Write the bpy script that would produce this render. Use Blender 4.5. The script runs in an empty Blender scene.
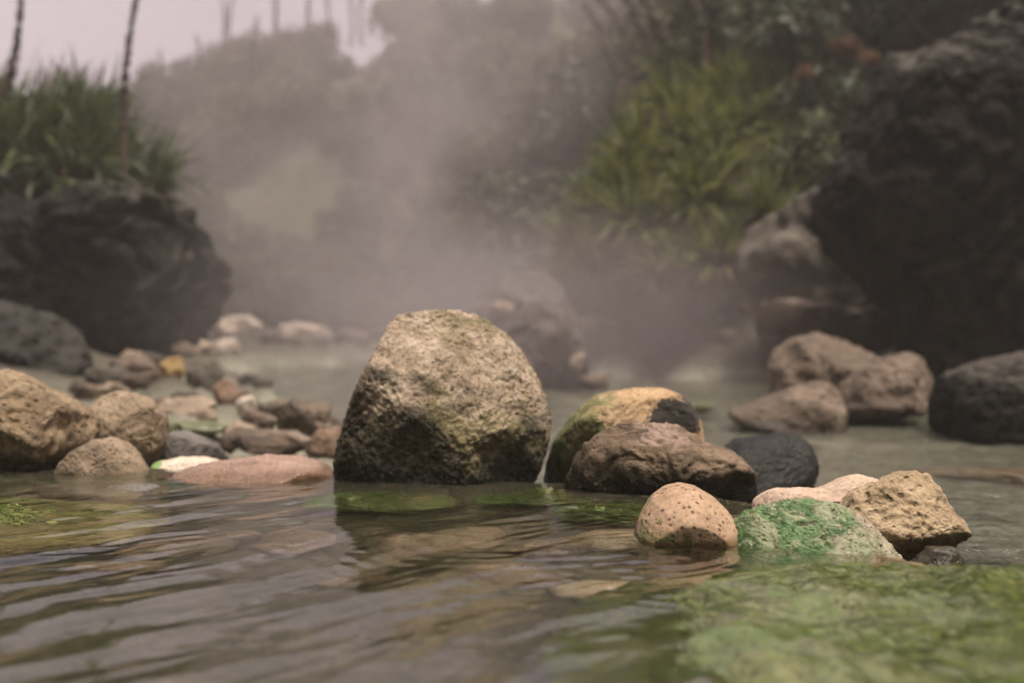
import bpy, math, random
import numpy as np
from mathutils import Vector

R = math.radians
random.seed(7)
rng = np.random.default_rng(7)
scene = bpy.context.scene
COL = scene.collection

# ------------------------------------------------------------------ camera model
F_PX, CX, HZ, CAM_H = 1422.0, 512.0, 310.0, 0.38
W, H = 1024, 683


def at(px, py, d):
    """world point seen at pixel (px,py) at distance d in front of the camera"""
    return np.array([(px - CX) * d / F_PX, d, CAM_H - (py - HZ) * d / F_PX])


# ------------------------------------------------------------------ numpy noise
_perm = rng.permutation(256)
_perm = np.concatenate([_perm, _perm, _perm])
_g = rng.normal(size=(256, 3))
_g /= np.linalg.norm(_g, axis=1)[:, None]
_pts = rng.random((256, 3))


def _hash(i, j, k):
    return _perm[_perm[_perm[i & 255] + (j & 255)] + (k & 255)]


def pnoise(P):
    Pi = np.floor(P).astype(np.int64)
    Pf = P - Pi
    u = Pf * Pf * Pf * (Pf * (Pf * 6 - 15) + 10)
    out = np.zeros(len(P))
    for dx in (0, 1):
        wx = u[:, 0] if dx else 1 - u[:, 0]
        for dy in (0, 1):
            wy = u[:, 1] if dy else 1 - u[:, 1]
            for dz in (0, 1):
                wz = u[:, 2] if dz else 1 - u[:, 2]
                g = _g[_hash(Pi[:, 0] + dx, Pi[:, 1] + dy, Pi[:, 2] + dz)]
                dot = g[:, 0] * (Pf[:, 0] - dx) + g[:, 1] * (Pf[:, 1] - dy) + g[:, 2] * (Pf[:, 2] - dz)
                out += wx * wy * wz * dot
    return out * 1.5


def fbm(P, octv=4, gain=0.5):
    o, a = np.zeros(len(P)), 1.0
    for k in range(octv):
        o += a * pnoise(P * (2.03 ** k) + 17.3 * k)
        a *= gain
    return o


def ridged(P, octv=4, gain=0.5):
    o, a = np.zeros(len(P)), 1.0
    for k in range(octv):
        o += a * (1 - 2 * np.abs(pnoise(P * (2.03 ** k) + 31.7 * k)))
        a *= gain
    return o


def worley(P):
    Pi = np.floor(P).astype(np.int64)
    best = np.full(len(P), 9.0)
    for dx in (-1, 0, 1):
        for dy in (-1, 0, 1):
            for dz in (-1, 0, 1):
                C = Pi + np.array([dx, dy, dz])
                q = C + _pts[_hash(C[:, 0], C[:, 1], C[:, 2])]
                best = np.minimum(best, np.sum((P - q) ** 2, axis=1))
    return np.sqrt(best)


def smooth(a, b, x):
    t = np.clip((x - a) / (b - a), 0, 1)
    return t * t * (3 - 2 * t)


# ------------------------------------------------------------------ objects
def link(name, me, mat, parent=None, loc=None):
    o = bpy.data.objects.new(name, me)
    COL.objects.link(o)
    if mat is not None and len(me.materials) == 0:
        me.materials.append(mat)
    if loc is not None:
        o.location = [float(v) for v in loc]
    if parent is not None:
        o.parent = parent
    return o


def tag(o, label=None, cat=None, group=None, kind=None):
    if label:
        o['label'] = label
    if cat:
        o['category'] = cat
    if group:
        o['group'] = group
    if kind:
        o['kind'] = kind
    return o


def empty(name, loc, label, cat, group=None):
    o = bpy.data.objects.new(name, None)
    COL.objects.link(o)
    o.empty_display_size = 0.1
    o.location = [float(v) for v in loc]
    return tag(o, label, cat, group)


def mesh_np(name, V, Fc, smooth_=True):
    """V (n,3); Fc (m,k) one polygon size"""
    me = bpy.data.meshes.new(name)
    V = np.asarray(V, dtype=np.float32)
    Fc = np.asarray(Fc, dtype=np.int32)
    k = Fc.shape[1]
    me.vertices.add(len(V))
    me.vertices.foreach_set('co', V.ravel())
    me.loops.add(Fc.size)
    me.loops.foreach_set('vertex_index', Fc.ravel())
    me.polygons.add(len(Fc))
    me.polygons.foreach_set('loop_start', np.arange(0, Fc.size, k, dtype=np.int32))
    me.update(calc_edges=True)
    if smooth_:
        me.polygons.foreach_set('use_smooth', np.ones(len(Fc), dtype=bool))
    me.validate()
    return me


_ico = {}


def ico(level):
    if level not in _ico:
        import bmesh
        bm = bmesh.new()
        bmesh.ops.create_icosphere(bm, subdivisions=level, radius=1.0)
        V = np.array([v.co[:] for v in bm.verts])
        Fc = np.array([[v.index for v in f.verts] for f in bm.faces])
        bm.free()
        V /= np.linalg.norm(V, axis=1)[:, None]
        _ico[level] = (V, Fc)
    return _ico[level]


def vnormals(V, Fc):
    n = np.cross(V[Fc[:, 1]] - V[Fc[:, 0]], V[Fc[:, 2]] - V[Fc[:, 0]])
    N = np.zeros_like(V)
    for k in range(3):
        for c in range(3):
            N[:, c] += np.bincount(Fc[:, k], weights=n[:, c], minlength=len(V))
    return N / (np.linalg.norm(N, axis=1)[:, None] + 1e-12)


def polar(outline, n=360):
    """star shaped outline (m,2) about its own centroid -> centre, radius table"""
    P = np.asarray(outline, float)
    x, y = P[:, 0], P[:, 1]
    x2, y2 = np.roll(x, -1), np.roll(y, -1)
    cr = x * y2 - x2 * y
    A = cr.sum() / 2
    c = np.array([((x + x2) * cr).sum(), ((y + y2) * cr).sum()]) / (6 * A)
    Q = P - c
    Q2 = np.roll(Q, -1, axis=0)
    th = np.linspace(-math.pi, math.pi, n, endpoint=False)
    rad = np.zeros(n)
    for i, t in enumerate(th):
        d = np.array([math.cos(t), math.sin(t)])
        e = Q2 - Q
        den = d[0] * e[:, 1] - d[1] * e[:, 0]
        den = np.where(np.abs(den) < 1e-12, 1e-12, den)
        s = (Q[:, 0] * e[:, 1] - Q[:, 1] * e[:, 0]) / den
        u = (Q[:, 0] * d[1] - Q[:, 1] * d[0]) / den
        ok = (s > 0) & (u >= -1e-6) & (u <= 1 + 1e-6)
        rad[i] = s[ok].max() if ok.any() else np.hypot(Q[:, 0], Q[:, 1]).mean()
    k = np.ones(7) / 7
    rad = np.convolve(np.concatenate([rad[-3:], rad, rad[:3]]), k, 'valid')
    return c, th, rad


_seed = [0]


def rock_mesh(name, outline_m, thick, level=5, p=2.3, facets=10, low=0.10, mid=0.03, fine=0.010,
              pits=0.0, pit_cell=0.03, under=0.0, lean=0.0, strata=0.0, ledge=0.03, cuts=(), seed=None):
    """outline_m: (m,2) x,z metres.  Returns (mesh, centre x,z).  A solid body: the outline is its
    contour seen from the front, thick its half depth; under = how far the foot is undercut."""
    _seed[0] += 1
    sd = _seed[0] if seed is None else seed
    r = np.random.default_rng(sd * 101 + 5)
    off = r.random(3) * 50
    c, th, rad = polar(outline_m)
    U, Fc = ico(level)
    rho = np.hypot(U[:, 0], U[:, 2])
    t = np.abs(U[:, 1])
    s = 1.0 / (rho ** p + t ** p) ** (1 / p)
    ang = np.arctan2(U[:, 2], U[:, 0])
    rr = np.interp(ang, np.append(th, math.pi), np.append(rad, rad[0]))
    rmean = rad.mean()
    V = np.stack([rr * np.cos(ang) * rho * s, thick * U[:, 1] * s, rr * np.sin(ang) * rho * s], axis=1)
    size = min(rmean, thick * 1.3)
    # undercut / lean in depth
    zrel = V[:, 2] / rmean
    V[:, 1] *= 1.0 - under * np.clip(-zrel, 0, 1.2) ** 1.5 - 0.18 * np.clip(zrel, 0, 1.2)
    V[:, 1] += lean * thick * zrel
    for (nx, ny, nz, cq) in cuts:           # the broad planes this stone really has
        n = np.array([nx, ny, nz]) / math.sqrt(nx * nx + ny * ny + nz * nz)
        d = V @ n
        V -= (np.clip(d - np.quantile(d, cq), 0, None) * 0.9)[:, None] * n
    # flat facets
    for k in range(facets):
        n = r.normal(size=3)
        if r.random() < 0.8:
            n[1] = -abs(n[1]) * 1.9 - 0.3
        n /= np.linalg.norm(n)
        d = V @ n
        cut = np.quantile(d, r.uniform(0.78, 0.95))
        ex = np.clip(d - cut, 0, None)
        V -= (ex * 0.82)[:, None] * n
    N = vnormals(V, Fc)
    q = V / size
    dlow = fbm(q * 0.9 + off, 2)
    V += N * (dlow * low * size)[:, None] * np.array([0.5, 1.0, 0.5])
    N = vnormals(V, Fc)
    q = V / size
    d1 = mid * size * (ridged(q * 1.7 + off * 1.7, 3) * 0.55)
    # broken ledges: terraced noise gives edges and small planes
    tn = fbm(q * 1.3 + off * 0.6, 3) * 3.0
    d1 += ledge * size * (np.floor(tn) + smooth(0.35, 0.65, tn - np.floor(tn)) - tn)
    if strata:
        d1 += strata * size * np.sin((q[:, 2] * 9 + fbm(q * 1.5 + off, 3) * 2.5))
    V += N * d1[:, None]
    # bring the front contour back to the outline
    nb = 180
    an = np.arctan2(V[:, 2], V[:, 0])
    rv = np.hypot(V[:, 0], V[:, 2])
    bi = ((an + math.pi) / (2 * math.pi) * nb).astype(int) % nb
    mxr = np.full(nb, 1e-6)
    np.maximum.at(mxr, bi, rv)
    bc = (np.arange(nb) + 0.5) / nb * 2 * math.pi - math.pi
    tgt = np.interp(bc, np.append(th, math.pi), np.append(rad, rad[0]))
    sc = np.clip(np.where(mxr < 0.4 * tgt, 1.0, tgt / mxr), 0.75, 1.35)
    kk = np.ones(5) / 5
    sc = np.convolve(np.concatenate([sc[-2:], sc, sc[:2]]), kk, 'valid')
    f = np.interp(an, np.concatenate([[bc[-1] - 2 * math.pi], bc, [bc[0] + 2 * math.pi]]), np.concatenate([[sc[-1]], sc, [sc[0]]]))
    V[:, 0] *= f
    V[:, 2] *= f
    N = vnormals(V, Fc)
    d = fine * size * fbm(q * 9 + off * 0.3, 4, 0.6)
    if pits:
        m = 0.5 + 0.5 * smooth(-0.25, 0.3, fbm(V / (pit_cell * 7) + off, 2))
        w = worley(V / pit_cell + off)
        w2 = worley(V / (pit_cell * 0.45) + off * 2)
        d -= pits * m * (1 - smooth(0.12, 0.55, w))
        d -= 0.45 * pits * (1 - smooth(0.15, 0.6, w2))
        d += 0.75 * pits * fbm(V / (pit_cell * 0.7) + off, 4, 0.6)
        d += 0.6 * pits * ridged(V / (pit_cell * 2.2) + off, 3, 0.6) * 0.6
    V += N * d[:, None]
    return V, Fc, c


ROCKS = {}


def rock(name, label, outline_px, d, thick, mat, cat='rock', group=None, **kw):
    """outline given as the photo shows it; becomes a solid of real size standing at distance d"""
    O = np.array([at(x, y, d)[[0, 2]] for x, y in outline_px])
    V, Fc, c = rock_mesh(name, O, thick, **kw)
    zb = V[:, 2].min()
    V[:, 2] -= zb
    o = link(name, mesh_np(name, V, Fc), mat, loc=(c[0], d, c[1] + zb))
    tag(o, label, cat, group)
    o['_v'] = 0
    del o['_v']
    ROCKS[o.name] = (V, Fc)
    return o


def blob_rock(name, label, pos, dims, mat, cat='rock', group=None, rot=None, seed=None, n_out=9, jitter=0.16, **kw):
    """rock given by centre and half sizes (x,y,z) in metres"""
    _seed[0] += 1
    sd = _seed[0] if seed is None else seed
    r = np.random.default_rng(sd * 77 + 3)
    a = np.linspace(0, 2 * math.pi, n_out, endpoint=False) + r.uniform(-.2, .2, n_out)
    rad = 1 + r.uniform(-jitter, jitter, n_out)
    O = np.stack([np.cos(a) * rad * dims[0], np.sin(a) * rad * dims[2]], axis=1)
    V, Fc, c = rock_mesh(name, O, dims[1], seed=sd, **kw)
    if rot is not None:
        ca, sa = math.cos(rot), math.sin(rot)
        V = np.stack([V[:, 0] * ca - V[:, 1] * sa, V[:, 0] * sa + V[:, 1] * ca, V[:, 2]], axis=1)
    zb = V[:, 2].min()
    V[:, 2] -= zb
    o = link(name, mesh_np(name, V, Fc), mat, loc=(pos[0], pos[1], pos[2] + zb))
    tag(o, label, cat, group)
    ROCKS[o.name] = (V, Fc)
    return o


# ------------------------------------------------------------------ node helpers
class NT:
    def __init__(s, mat):
        s.t = mat.node_tree
        s.t.nodes.clear()

    def n(s, typ, **kw):
        nd = s.t.nodes.new(typ)
        for k, v in kw.items():
            setattr(nd, k, v)
        return nd

    def set(s, nd, **kw):
        for k, v in kw.items():
            s.inp(nd.inputs[k], v)

    def inp(s, sock, v):
        if isinstance(v, bpy.types.NodeSocket):
            s.t.links.new(v, sock)
        elif v is not None:
            if isinstance(v, (tuple, list)) and len(v) == 3 and sock.type == 'RGBA':
                v = (*v, 1)
            sock.default_value = v

    def math(s, op, a, b=None, c=None, clamp=False):
        nd = s.n('ShaderNodeMath', operation=op)
        nd.use_clamp = clamp
        s.inp(nd.inputs[0], a)
        if b is not None:
            s.inp(nd.inputs[1], b)
        if c is not None:
            s.inp(nd.inputs[2], c)
        return nd.outputs[0]

    def add(s, a, b): return s.math('ADD', a, b)
    def mul(s, a, b): return s.math('MULTIPLY', a, b)
    def sub(s, a, b): return s.math('SUBTRACT', a, b)

    def ss(s, x, a, b):
        nd = s.n('ShaderNodeMapRange', interpolation_type='SMOOTHSTEP')
        s.inp(nd.inputs['Value'], x)
        nd.inputs['From Min'].default_value = a
        nd.inputs['From Max'].default_value = b
        return nd.outputs[0]

    def mix(s, f, a, b, bt='MIX'):
        nd = s.n('ShaderNodeMix', data_type='RGBA', blend_type=bt)
        s.inp(nd.inputs[0], f)
        s.inp(nd.inputs[6], a)
        s.inp(nd.inputs[7], b)
        return nd.outputs[2]

    def ramp(s, f, stops):
        nd = s.n('ShaderNodeValToRGB')
        cr = nd.color_ramp
        while len(cr.elements) < len(stops):
            cr.elements.new(0.5)
        for e, (p, c) in zip(cr.elements, stops):
            e.position = p
            e.color = (*c, 1) if len(c) == 3 else c
        s.inp(nd.inputs[0], f)
        return nd.outputs[0]

    def coord(s, offset=(0, 0, 0), scale=(1, 1, 1), rot=(0, 0, 0)):
        tc = s.n('ShaderNodeTexCoord')
        mp = s.n('ShaderNodeMapping')
        mp.inputs['Location'].default_value = offset
        mp.inputs['Scale'].default_value = scale
        mp.inputs['Rotation'].default_value = rot
        s.t.links.new(tc.outputs['Object'], mp.inputs['Vector'])
        return mp.outputs[0]

    def noise(s, v, scale, detail=6, rough=0.6, dist=0.0):
        nd = s.n('ShaderNodeTexNoise')
        s.inp(nd.inputs['Vector'], v)
        s.set(nd, Scale=scale, Detail=detail, Roughness=rough, Distortion=dist)
        return nd.outputs[0]

    def vor(s, v, scale, feature='F1', out='Distance', rnd=1.0):
        nd = s.n('ShaderNodeTexVoronoi', feature=feature)
        s.inp(nd.inputs['Vector'], v)
        s.set(nd, Scale=scale, Randomness=rnd)
        return nd.outputs[out]

    def bump(s, h, strength, dist, normal=None):
        nd = s.n('ShaderNodeBump')
        s.inp(nd.inputs['Height'], h)
        nd.inputs['Strength'].default_value = strength
        nd.inputs['Distance'].default_value = dist
        if normal is not None:
            s.inp(nd.inputs['Normal'], normal)
        return nd.outputs[0]


def new_mat(name):
    m = bpy.data.materials.new(name)
    m.use_nodes = True
    return m, NT(m)


def rock_mat(name, c_lo, c_mid, c_hi, scale=8.0, speck=0.5, speck_scale=90.0, speck_col=(0.03, 0.022, 0.015),
             rough=0.85, bump=0.6, bump_d=0.01, moss=None, wet=None, stain=None, second=None, coat=0.0, lichen=None, spec=0.4):
    """moss: films of growth: list of dicts(col1,col2, thr, soft, w=(wx,wy,wz,wn), scale, off) with mask = noise + w.(position, normal z)
       wet: (z_world, spread) dark wet algae film below a ragged tide line"""
    m, t = new_mat(name)
    off = tuple(rng.random(3) * 20)
    v = t.coord(off)
    tc = t.n('ShaderNodeTexCoord')
    sep = t.n('ShaderNodeSeparateXYZ')
    t.t.links.new(tc.outputs['Object'], sep.inputs[0])
    geo = t.n('ShaderNodeNewGeometry')
    sepn = t.n('ShaderNodeSeparateXYZ')
    t.t.links.new(geo.outputs['Normal'], sepn.inputs[0])
    sepw = t.n('ShaderNodeSeparateXYZ')
    t.t.links.new(geo.outputs['Position'], sepw.inputs[0])
    n1 = t.noise(v, scale, 8, 0.65, 0.6)
    n2 = t.noise(v, scale * 5, 8, 0.7, 0.3)
    n3 = t.noise(v, scale * 0.35, 4, 0.55, 0.4)
    f = t.add(t.mul(n1, 0.6), t.add(t.mul(n2, 0.3), t.mul(n3, 0.25)))
    col = t.ramp(f, [(0.42, c_lo), (0.575, c_mid), (0.74, c_hi)])
    if second:
        col = t.mix(t.ss(t.add(n3, t.mul(n1, 0.3)), second[1], second[1] + 0.12), col, second[0])
    vs = t.vor(v, speck_scale)
    sm = t.ss(t.add(vs, t.mul(t.noise(v, speck_scale * 0.4, 3), 0.5)), 0.62, 0.36)
    col = t.mix(t.mul(sm, speck), col, speck_col)
    fg = t.noise(v, scale * 22, 4, 0.7)
    col = t.mix(0.55, col, t.ramp(fg, [(0.3, (0.45, 0.45, 0.45)), (0.7, (1.35, 1.35, 1.35))]), 'MULTIPLY')
    height = t.add(t.add(t.mul(n1, 1.2), t.mul(n2, 0.6)), t.add(t.mul(fg, 0.25), t.mul(sm, -0.45)))
    rgh = rough
    if lichen:
        lm = t.ss(t.add(t.noise(v, lichen[1], 6, 0.7, 1.0), 0), lichen[2], lichen[2] + 0.08)
        col = t.mix(t.mul(lm, 0.8), col, lichen[0])
    if stain:   # dict(col, c=(x,y,z), r=(rx,ry,rz)): an isolated dark mineral patch with a ragged outline
        mp = t.n('ShaderNodeMapping')
        t.t.links.new(tc.outputs['Object'], mp.inputs['Vector'])
        mp.vector_type = 'POINT'
        mp.inputs['Scale'].default_value = tuple(1 / q for q in stain['r'])
        mp.inputs['Location'].default_value = tuple(-cq / q for cq, q in zip(stain['c'], stain['r']))
        ln = t.n('ShaderNodeVectorMath', operation='LENGTH')
        t.t.links.new(mp.outputs[0], ln.inputs[0])
        dd = t.add(ln.outputs['Value'], t.mul(t.sub(t.noise(v, 14, 6, 0.65), 0.5), 1.5))
        stm = t.ss(t.add(dd, t.mul(t.sub(t.noise(v, 60, 5, 0.7), 0.5), 0.9)), 1.12, 0.90)
        col = t.mix(stm, col, t.mix(n2, stain['col'], tuple(q * 2.2 for q in stain['col'])))
    for ms in (moss or []):
        nn = t.noise(v, ms.get('scale', 9), 7, 0.65, 0.8)
        wx, wy, wz, wn = ms.get('w', (0, 0, 0, 0.3))
        nn = t.add(t.mul(t.sub(nn, 0.5), ms.get('nw', 1.0)), 0.5)
        k = t.add(t.add(nn, t.mul(sep.outputs[0], wx)), t.add(t.mul(sep.outputs[1], wy), t.mul(sep.outputs[2], wz)))
        k = t.add(k, t.mul(sepn.outputs[2], wn))
        mk = t.ss(k, ms['thr'], ms['thr'] + ms.get('soft', 0.12))
        mc = t.ramp(t.add(t.mul(n2, 0.6), t.mul(fg, 0.4)), [(0.33, ms['col1']), (0.66, ms['col2'])])
        mk2 = t.mul(mk, ms.get('amount', 0.9))
        col = t.mix(mk2, col, mc)
        height = t.add(height, t.mul(mk, t.mul(t.noise(v, ms.get('scale', 9) * 14, 4, 0.7), 0.5)))
    if wet:
        zz = t.add(sepw.outputs[2], t.mul(t.sub(n1, 0.5), -wet[1] * 2.2))
        wm = t.ss(zz, wet[0] + wet[1] * 0.35, wet[0] - wet[1] * 0.35)
        col = t.mix(wm, col, t.mix(1.0, col, wet[2] if len(wet) > 2 else (0.34, 0.32, 0.24), 'MULTIPLY'))
        rgh = t.add(t.mul(wm, 0.28 - rough), rough)
    b = t.bump(height, bump, bump_d)
    p = t.n('ShaderNodeBsdfPrincipled')
    t.inp(p.inputs['Base Color'], col)
    t.inp(p.inputs['Roughness'], rgh)
    p.inputs['Specular IOR Level'].default_value = spec
    t.inp(p.inputs['Normal'], b)
    if coat:
        p.inputs['Coat Weight'].default_value = coat
        p.inputs['Coat Roughness'].default_value = 0.12
        t.inp(p.inputs['Coat Normal'], t.bump(n1, 0.25, bump_d))
    o = t.n('ShaderNodeOutputMaterial')
    t.t.links.new(p.outputs[0], o.inputs['Surface'])
    return m


def leaf_mat(name, cols, rough=0.6, trans=0.3):
    m, t = new_mat(name)
    geo = t.n('ShaderNodeNewGeometry')
    v = t.coord()
    f = t.add(t.mul(geo.outputs['Random Per Island'], 0.7), t.mul(t.noise(v, 3.0, 3), 0.5))
    n = len(cols)
    col = t.ramp(f, [(0.12 + 0.85 * i / (n - 1), c) for i, c in enumerate(cols)])
    p = t.n('ShaderNodeBsdfPrincipled')
    t.inp(p.inputs['Base Color'], col)
    p.inputs['Roughness'].default_value = rough
    tr = t.n('ShaderNodeBsdfTranslucent')
    t.inp(tr.inputs['Color'], col)
    mx = t.n('ShaderNodeMixShader')
    mx.inputs[0].default_value = trans
    t.t.links.new(p.outputs[0], mx.inputs[1])
    t.t.links.new(tr.outputs[0], mx.inputs[2])
    o = t.n('ShaderNodeOutputMaterial')
    t.t.links.new(mx.outputs[0], o.inputs['Surface'])
    return m


# ------------------------------------------------------------------ materials
M = {}
G_OL1, G_OL2 = (0.045, 0.052, 0.012), (0.14, 0.14, 0.035)
G_BR1, G_BR2 = (0.012, 0.085, 0.012), (0.09, 0.30, 0.06)
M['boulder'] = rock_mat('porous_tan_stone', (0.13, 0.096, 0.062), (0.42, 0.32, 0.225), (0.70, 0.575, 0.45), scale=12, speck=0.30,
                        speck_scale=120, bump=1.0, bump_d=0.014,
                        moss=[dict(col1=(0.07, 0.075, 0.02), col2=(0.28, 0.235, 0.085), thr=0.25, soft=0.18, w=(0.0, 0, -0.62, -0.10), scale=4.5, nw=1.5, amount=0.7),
                              dict(col1=(0.014, 0.012, 0.006), col2=(0.085, 0.07, 0.04), thr=-0.10, soft=0.30, w=(-0.50, 0, -1.8, -0.02), nw=1.6, scale=6, amount=0.95)],  # dark algae film, strengthened as painted shade over the lower half
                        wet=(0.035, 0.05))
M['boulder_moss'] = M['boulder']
M['tan_stain'] = rock_mat('orange_tan_stone', (0.13, 0.085, 0.045), (0.40, 0.26, 0.14), (0.58, 0.42, 0.26), scale=8, speck=0.4, speck_scale=110,
                          moss=[dict(col1=(0.03, 0.045, 0.012), col2=(0.13, 0.16, 0.05), thr=0.56, soft=0.2, w=(-2.2, 0, 0, 0.02), scale=10, amount=0.85)],
                          stain=dict(col=(0.020, 0.017, 0.014), c=(0.105, -0.10, 0.232), r=(0.062, 0.22, 0.046)), wet=(0.03, 0.04))
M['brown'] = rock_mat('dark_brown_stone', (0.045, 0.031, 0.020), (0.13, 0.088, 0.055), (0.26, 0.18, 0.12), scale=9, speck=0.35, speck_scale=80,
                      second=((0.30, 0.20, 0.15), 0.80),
                      moss=[dict(col1=(0.20, 0.13, 0.10), col2=(0.38, 0.27, 0.21), thr=0.97, soft=0.2, w=(0, 0, 0.6, 0.45), scale=6, amount=0.75), dict(col1=(0.012, 0.010, 0.005), col2=(0.05, 0.038, 0.016), thr=0.18, soft=0.2, w=(0, 0, -1.6, -0.1), scale=8, amount=0.85)],  # pinkish top painted lighter; dark algae film doubles as painted shade below
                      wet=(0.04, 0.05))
M['pink_speck'] = rock_mat('speckled_pink_stone', (0.24, 0.15, 0.092), (0.40, 0.265, 0.17), (0.52, 0.37, 0.25), scale=6, speck=0.85,
                           speck_scale=88, speck_col=(0.085, 0.045, 0.025), bump=0.5, bump_d=0.006,
                           moss=[dict(col1=(0.02, 0.045, 0.008), col2=(0.14, 0.19, 0.04), thr=0.33, soft=0.2, w=(-1.4, 0, -1.9, 0.0), scale=26, amount=0.75)],
                           wet=(0.008, 0.02, (0.5, 0.5, 0.36)))
M['pink_flat'] = rock_mat('smooth_pink_stone', (0.28, 0.20, 0.14), (0.46, 0.335, 0.25), (0.58, 0.45, 0.35), scale=5, speck=0.2, bump=0.4, bump_d=0.008,
                          wet=(-0.01, 0.02))
M['pink_wet'] = rock_mat('wet_pink_stone', (0.14, 0.085, 0.06), (0.28, 0.175, 0.13), (0.40, 0.28, 0.225), scale=7, speck=0.6, speck_scale=80,
                         speck_col=(0.10, 0.05, 0.03), rough=0.5, bump=0.5, bump_d=0.008, wet=(0.02, 0.025, (0.6, 0.55, 0.45)))
M['tan_pitted'] = rock_mat('pitted_tan_stone', (0.16, 0.11, 0.06), (0.40, 0.295, 0.18), (0.58, 0.455, 0.31), scale=9, speck=0.35, speck_scale=55,
                           bump=0.9, bump_d=0.012, wet=(-0.005, 0.03))
M['golden'] = rock_mat('golden_brown_stone', (0.09, 0.06, 0.034), (0.26, 0.185, 0.11), (0.47, 0.36, 0.235), scale=7, speck=0.4, speck_scale=60,
                       bump=0.9, bump_d=0.015, second=((0.36, 0.25, 0.165), 0.78), wet=(0.045, 0.06))
M['tan_grey'] = rock_mat('greyish_tan_stone', (0.10, 0.075, 0.05), (0.26, 0.19, 0.125), (0.42, 0.32, 0.22), scale=8, speck=0.4, bump=0.8, bump_d=0.012, wet=(0.0, 0.03))
M['grey_dark'] = rock_mat('dark_grey_stone', (0.04, 0.036, 0.032), (0.11, 0.095, 0.085), (0.20, 0.175, 0.155), scale=8, speck=0.5, wet=(0.0, 0.03))
M['pale'] = rock_mat('pale_cream_stone', (0.38, 0.30, 0.23), (0.58, 0.49, 0.39), (0.70, 0.62, 0.52), scale=6, speck=0.25, bump=0.4,
                     moss=[dict(col1=(0.04, 0.10, 0.02), col2=(0.16, 0.28, 0.06), thr=0.58, soft=0.1, w=(-2.2, 0, 0, 0), scale=14)])
M['black_wet'] = rock_mat('black_wet_stone', (0.008, 0.008, 0.007), (0.018, 0.017, 0.015), (0.04, 0.036, 0.03), scale=7, speck=0.3, rough=0.5, spec=0.2,
                          lichen=((0.30, 0.17, 0.09), 9, 0.68))
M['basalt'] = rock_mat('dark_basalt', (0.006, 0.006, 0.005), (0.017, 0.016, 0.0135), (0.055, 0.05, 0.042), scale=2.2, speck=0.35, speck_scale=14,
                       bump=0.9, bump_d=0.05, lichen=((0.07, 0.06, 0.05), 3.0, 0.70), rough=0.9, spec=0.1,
                       moss=[dict(col1=(0.07, 0.062, 0.054), col2=(0.17, 0.15, 0.13), thr=0.92, soft=0.25, w=(0, 0, 0, 0.62), scale=2, amount=0.6)])  # lit upper faces painted in: paler grey wherever the stone faces up
M['rock_bg_grey'] = rock_mat('grey_brown_bank_stone', (0.04, 0.033, 0.026), (0.09, 0.075, 0.058), (0.18, 0.15, 0.12), scale=3, speck=0.4, speck_scale=20, bump=0.9, bump_d=0.03)
M['rock_bg_pink'] = rock_mat('pinkish_bank_stone', (0.058, 0.042, 0.031), (0.13, 0.094, 0.068), (0.25, 0.185, 0.14), scale=4, speck=0.4, speck_scale=25, bump=0.8, bump_d=0.02,
                             wet=(-0.07, 0.06))
M['rock_bg_pale'] = rock_mat('pale_bank_stone', (0.30, 0.23, 0.18), (0.48, 0.39, 0.32), (0.62, 0.53, 0.45), scale=4, speck=0.3, speck_scale=25)
M['rock_bg_tan'] = rock_mat('tan_bank_stone', (0.17, 0.125, 0.09), (0.32, 0.245, 0.18), (0.46, 0.37, 0.28), scale=4, speck=0.3, speck_scale=25)
M['rock_bg_red'] = rock_mat('rust_brown_stone', (0.10, 0.06, 0.04), (0.21, 0.135, 0.092), (0.33, 0.225, 0.16), scale=5, speck=0.3)
M['rock_bg_orange'] = rock_mat('orange_stone', (0.17, 0.105, 0.045), (0.34, 0.22, 0.095), (0.48, 0.34, 0.17), scale=6, speck=0.3)
M['rock_bg_dark'] = rock_mat('dark_bank_stone', (0.008, 0.0075, 0.006), (0.018, 0.016, 0.013), (0.05, 0.044, 0.036), scale=4, speck=0.4, speck_scale=25)
M['green_flat'] = rock_mat('green_filmed_stone', (0.05, 0.055, 0.028), (0.11, 0.115, 0.055), (0.20, 0.20, 0.11), scale=8, speck=0.3, coat=0.4)
ALG = [dict(col1=(0.15, 0.18, 0.09), col2=(0.30, 0.34, 0.20), thr=0.42, soft=0.16, w=(-1.3, 0, 0.5, 0.0), scale=7, amount=0.8),
       dict(col1=(0.03, 0.11, 0.03), col2=(0.13, 0.27, 0.085), thr=0.70, soft=0.08, w=(-0.9, 0, 0.6, 0.0), scale=16, amount=0.8)]
M['mossy'] = rock_mat('moss_covered_pink_stone', (0.20, 0.16, 0.11), (0.36, 0.29, 0.21), (0.50, 0.42, 0.32), scale=7, speck=0.3, rough=0.55, bump=0.9,
                      moss=ALG, coat=0.0)
M['mound'] = rock_mat('algae_covered_bed_stone', (0.045, 0.048, 0.016), (0.11, 0.115, 0.036), (0.21, 0.21, 0.08), scale=5, speck=0.3, rough=0.5, bump=0.9,
                      moss=[dict(col1=(0.03, 0.055, 0.006), col2=(0.12, 0.165, 0.025), thr=0.46, soft=0.2, w=(0, 0, 0, 0.05), scale=6),
                            dict(col1=(0.075, 0.09, 0.025), col2=(0.19, 0.21, 0.08), thr=0.54, soft=0.16, w=(0, 0, 0, 0), scale=4, amount=0.5)],
                      coat=0.6)
M['algae_yellow'] = rock_mat('yellow_algae_stone', (0.07, 0.06, 0.016), (0.17, 0.15, 0.04), (0.28, 0.24, 0.08), scale=9, speck=0.5, speck_scale=40,
                             moss=[dict(col1=(0.02, 0.06, 0.008), col2=(0.10, 0.20, 0.03), thr=0.56, soft=0.14, w=(0, 0.5, 0, 0), scale=4)])
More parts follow.
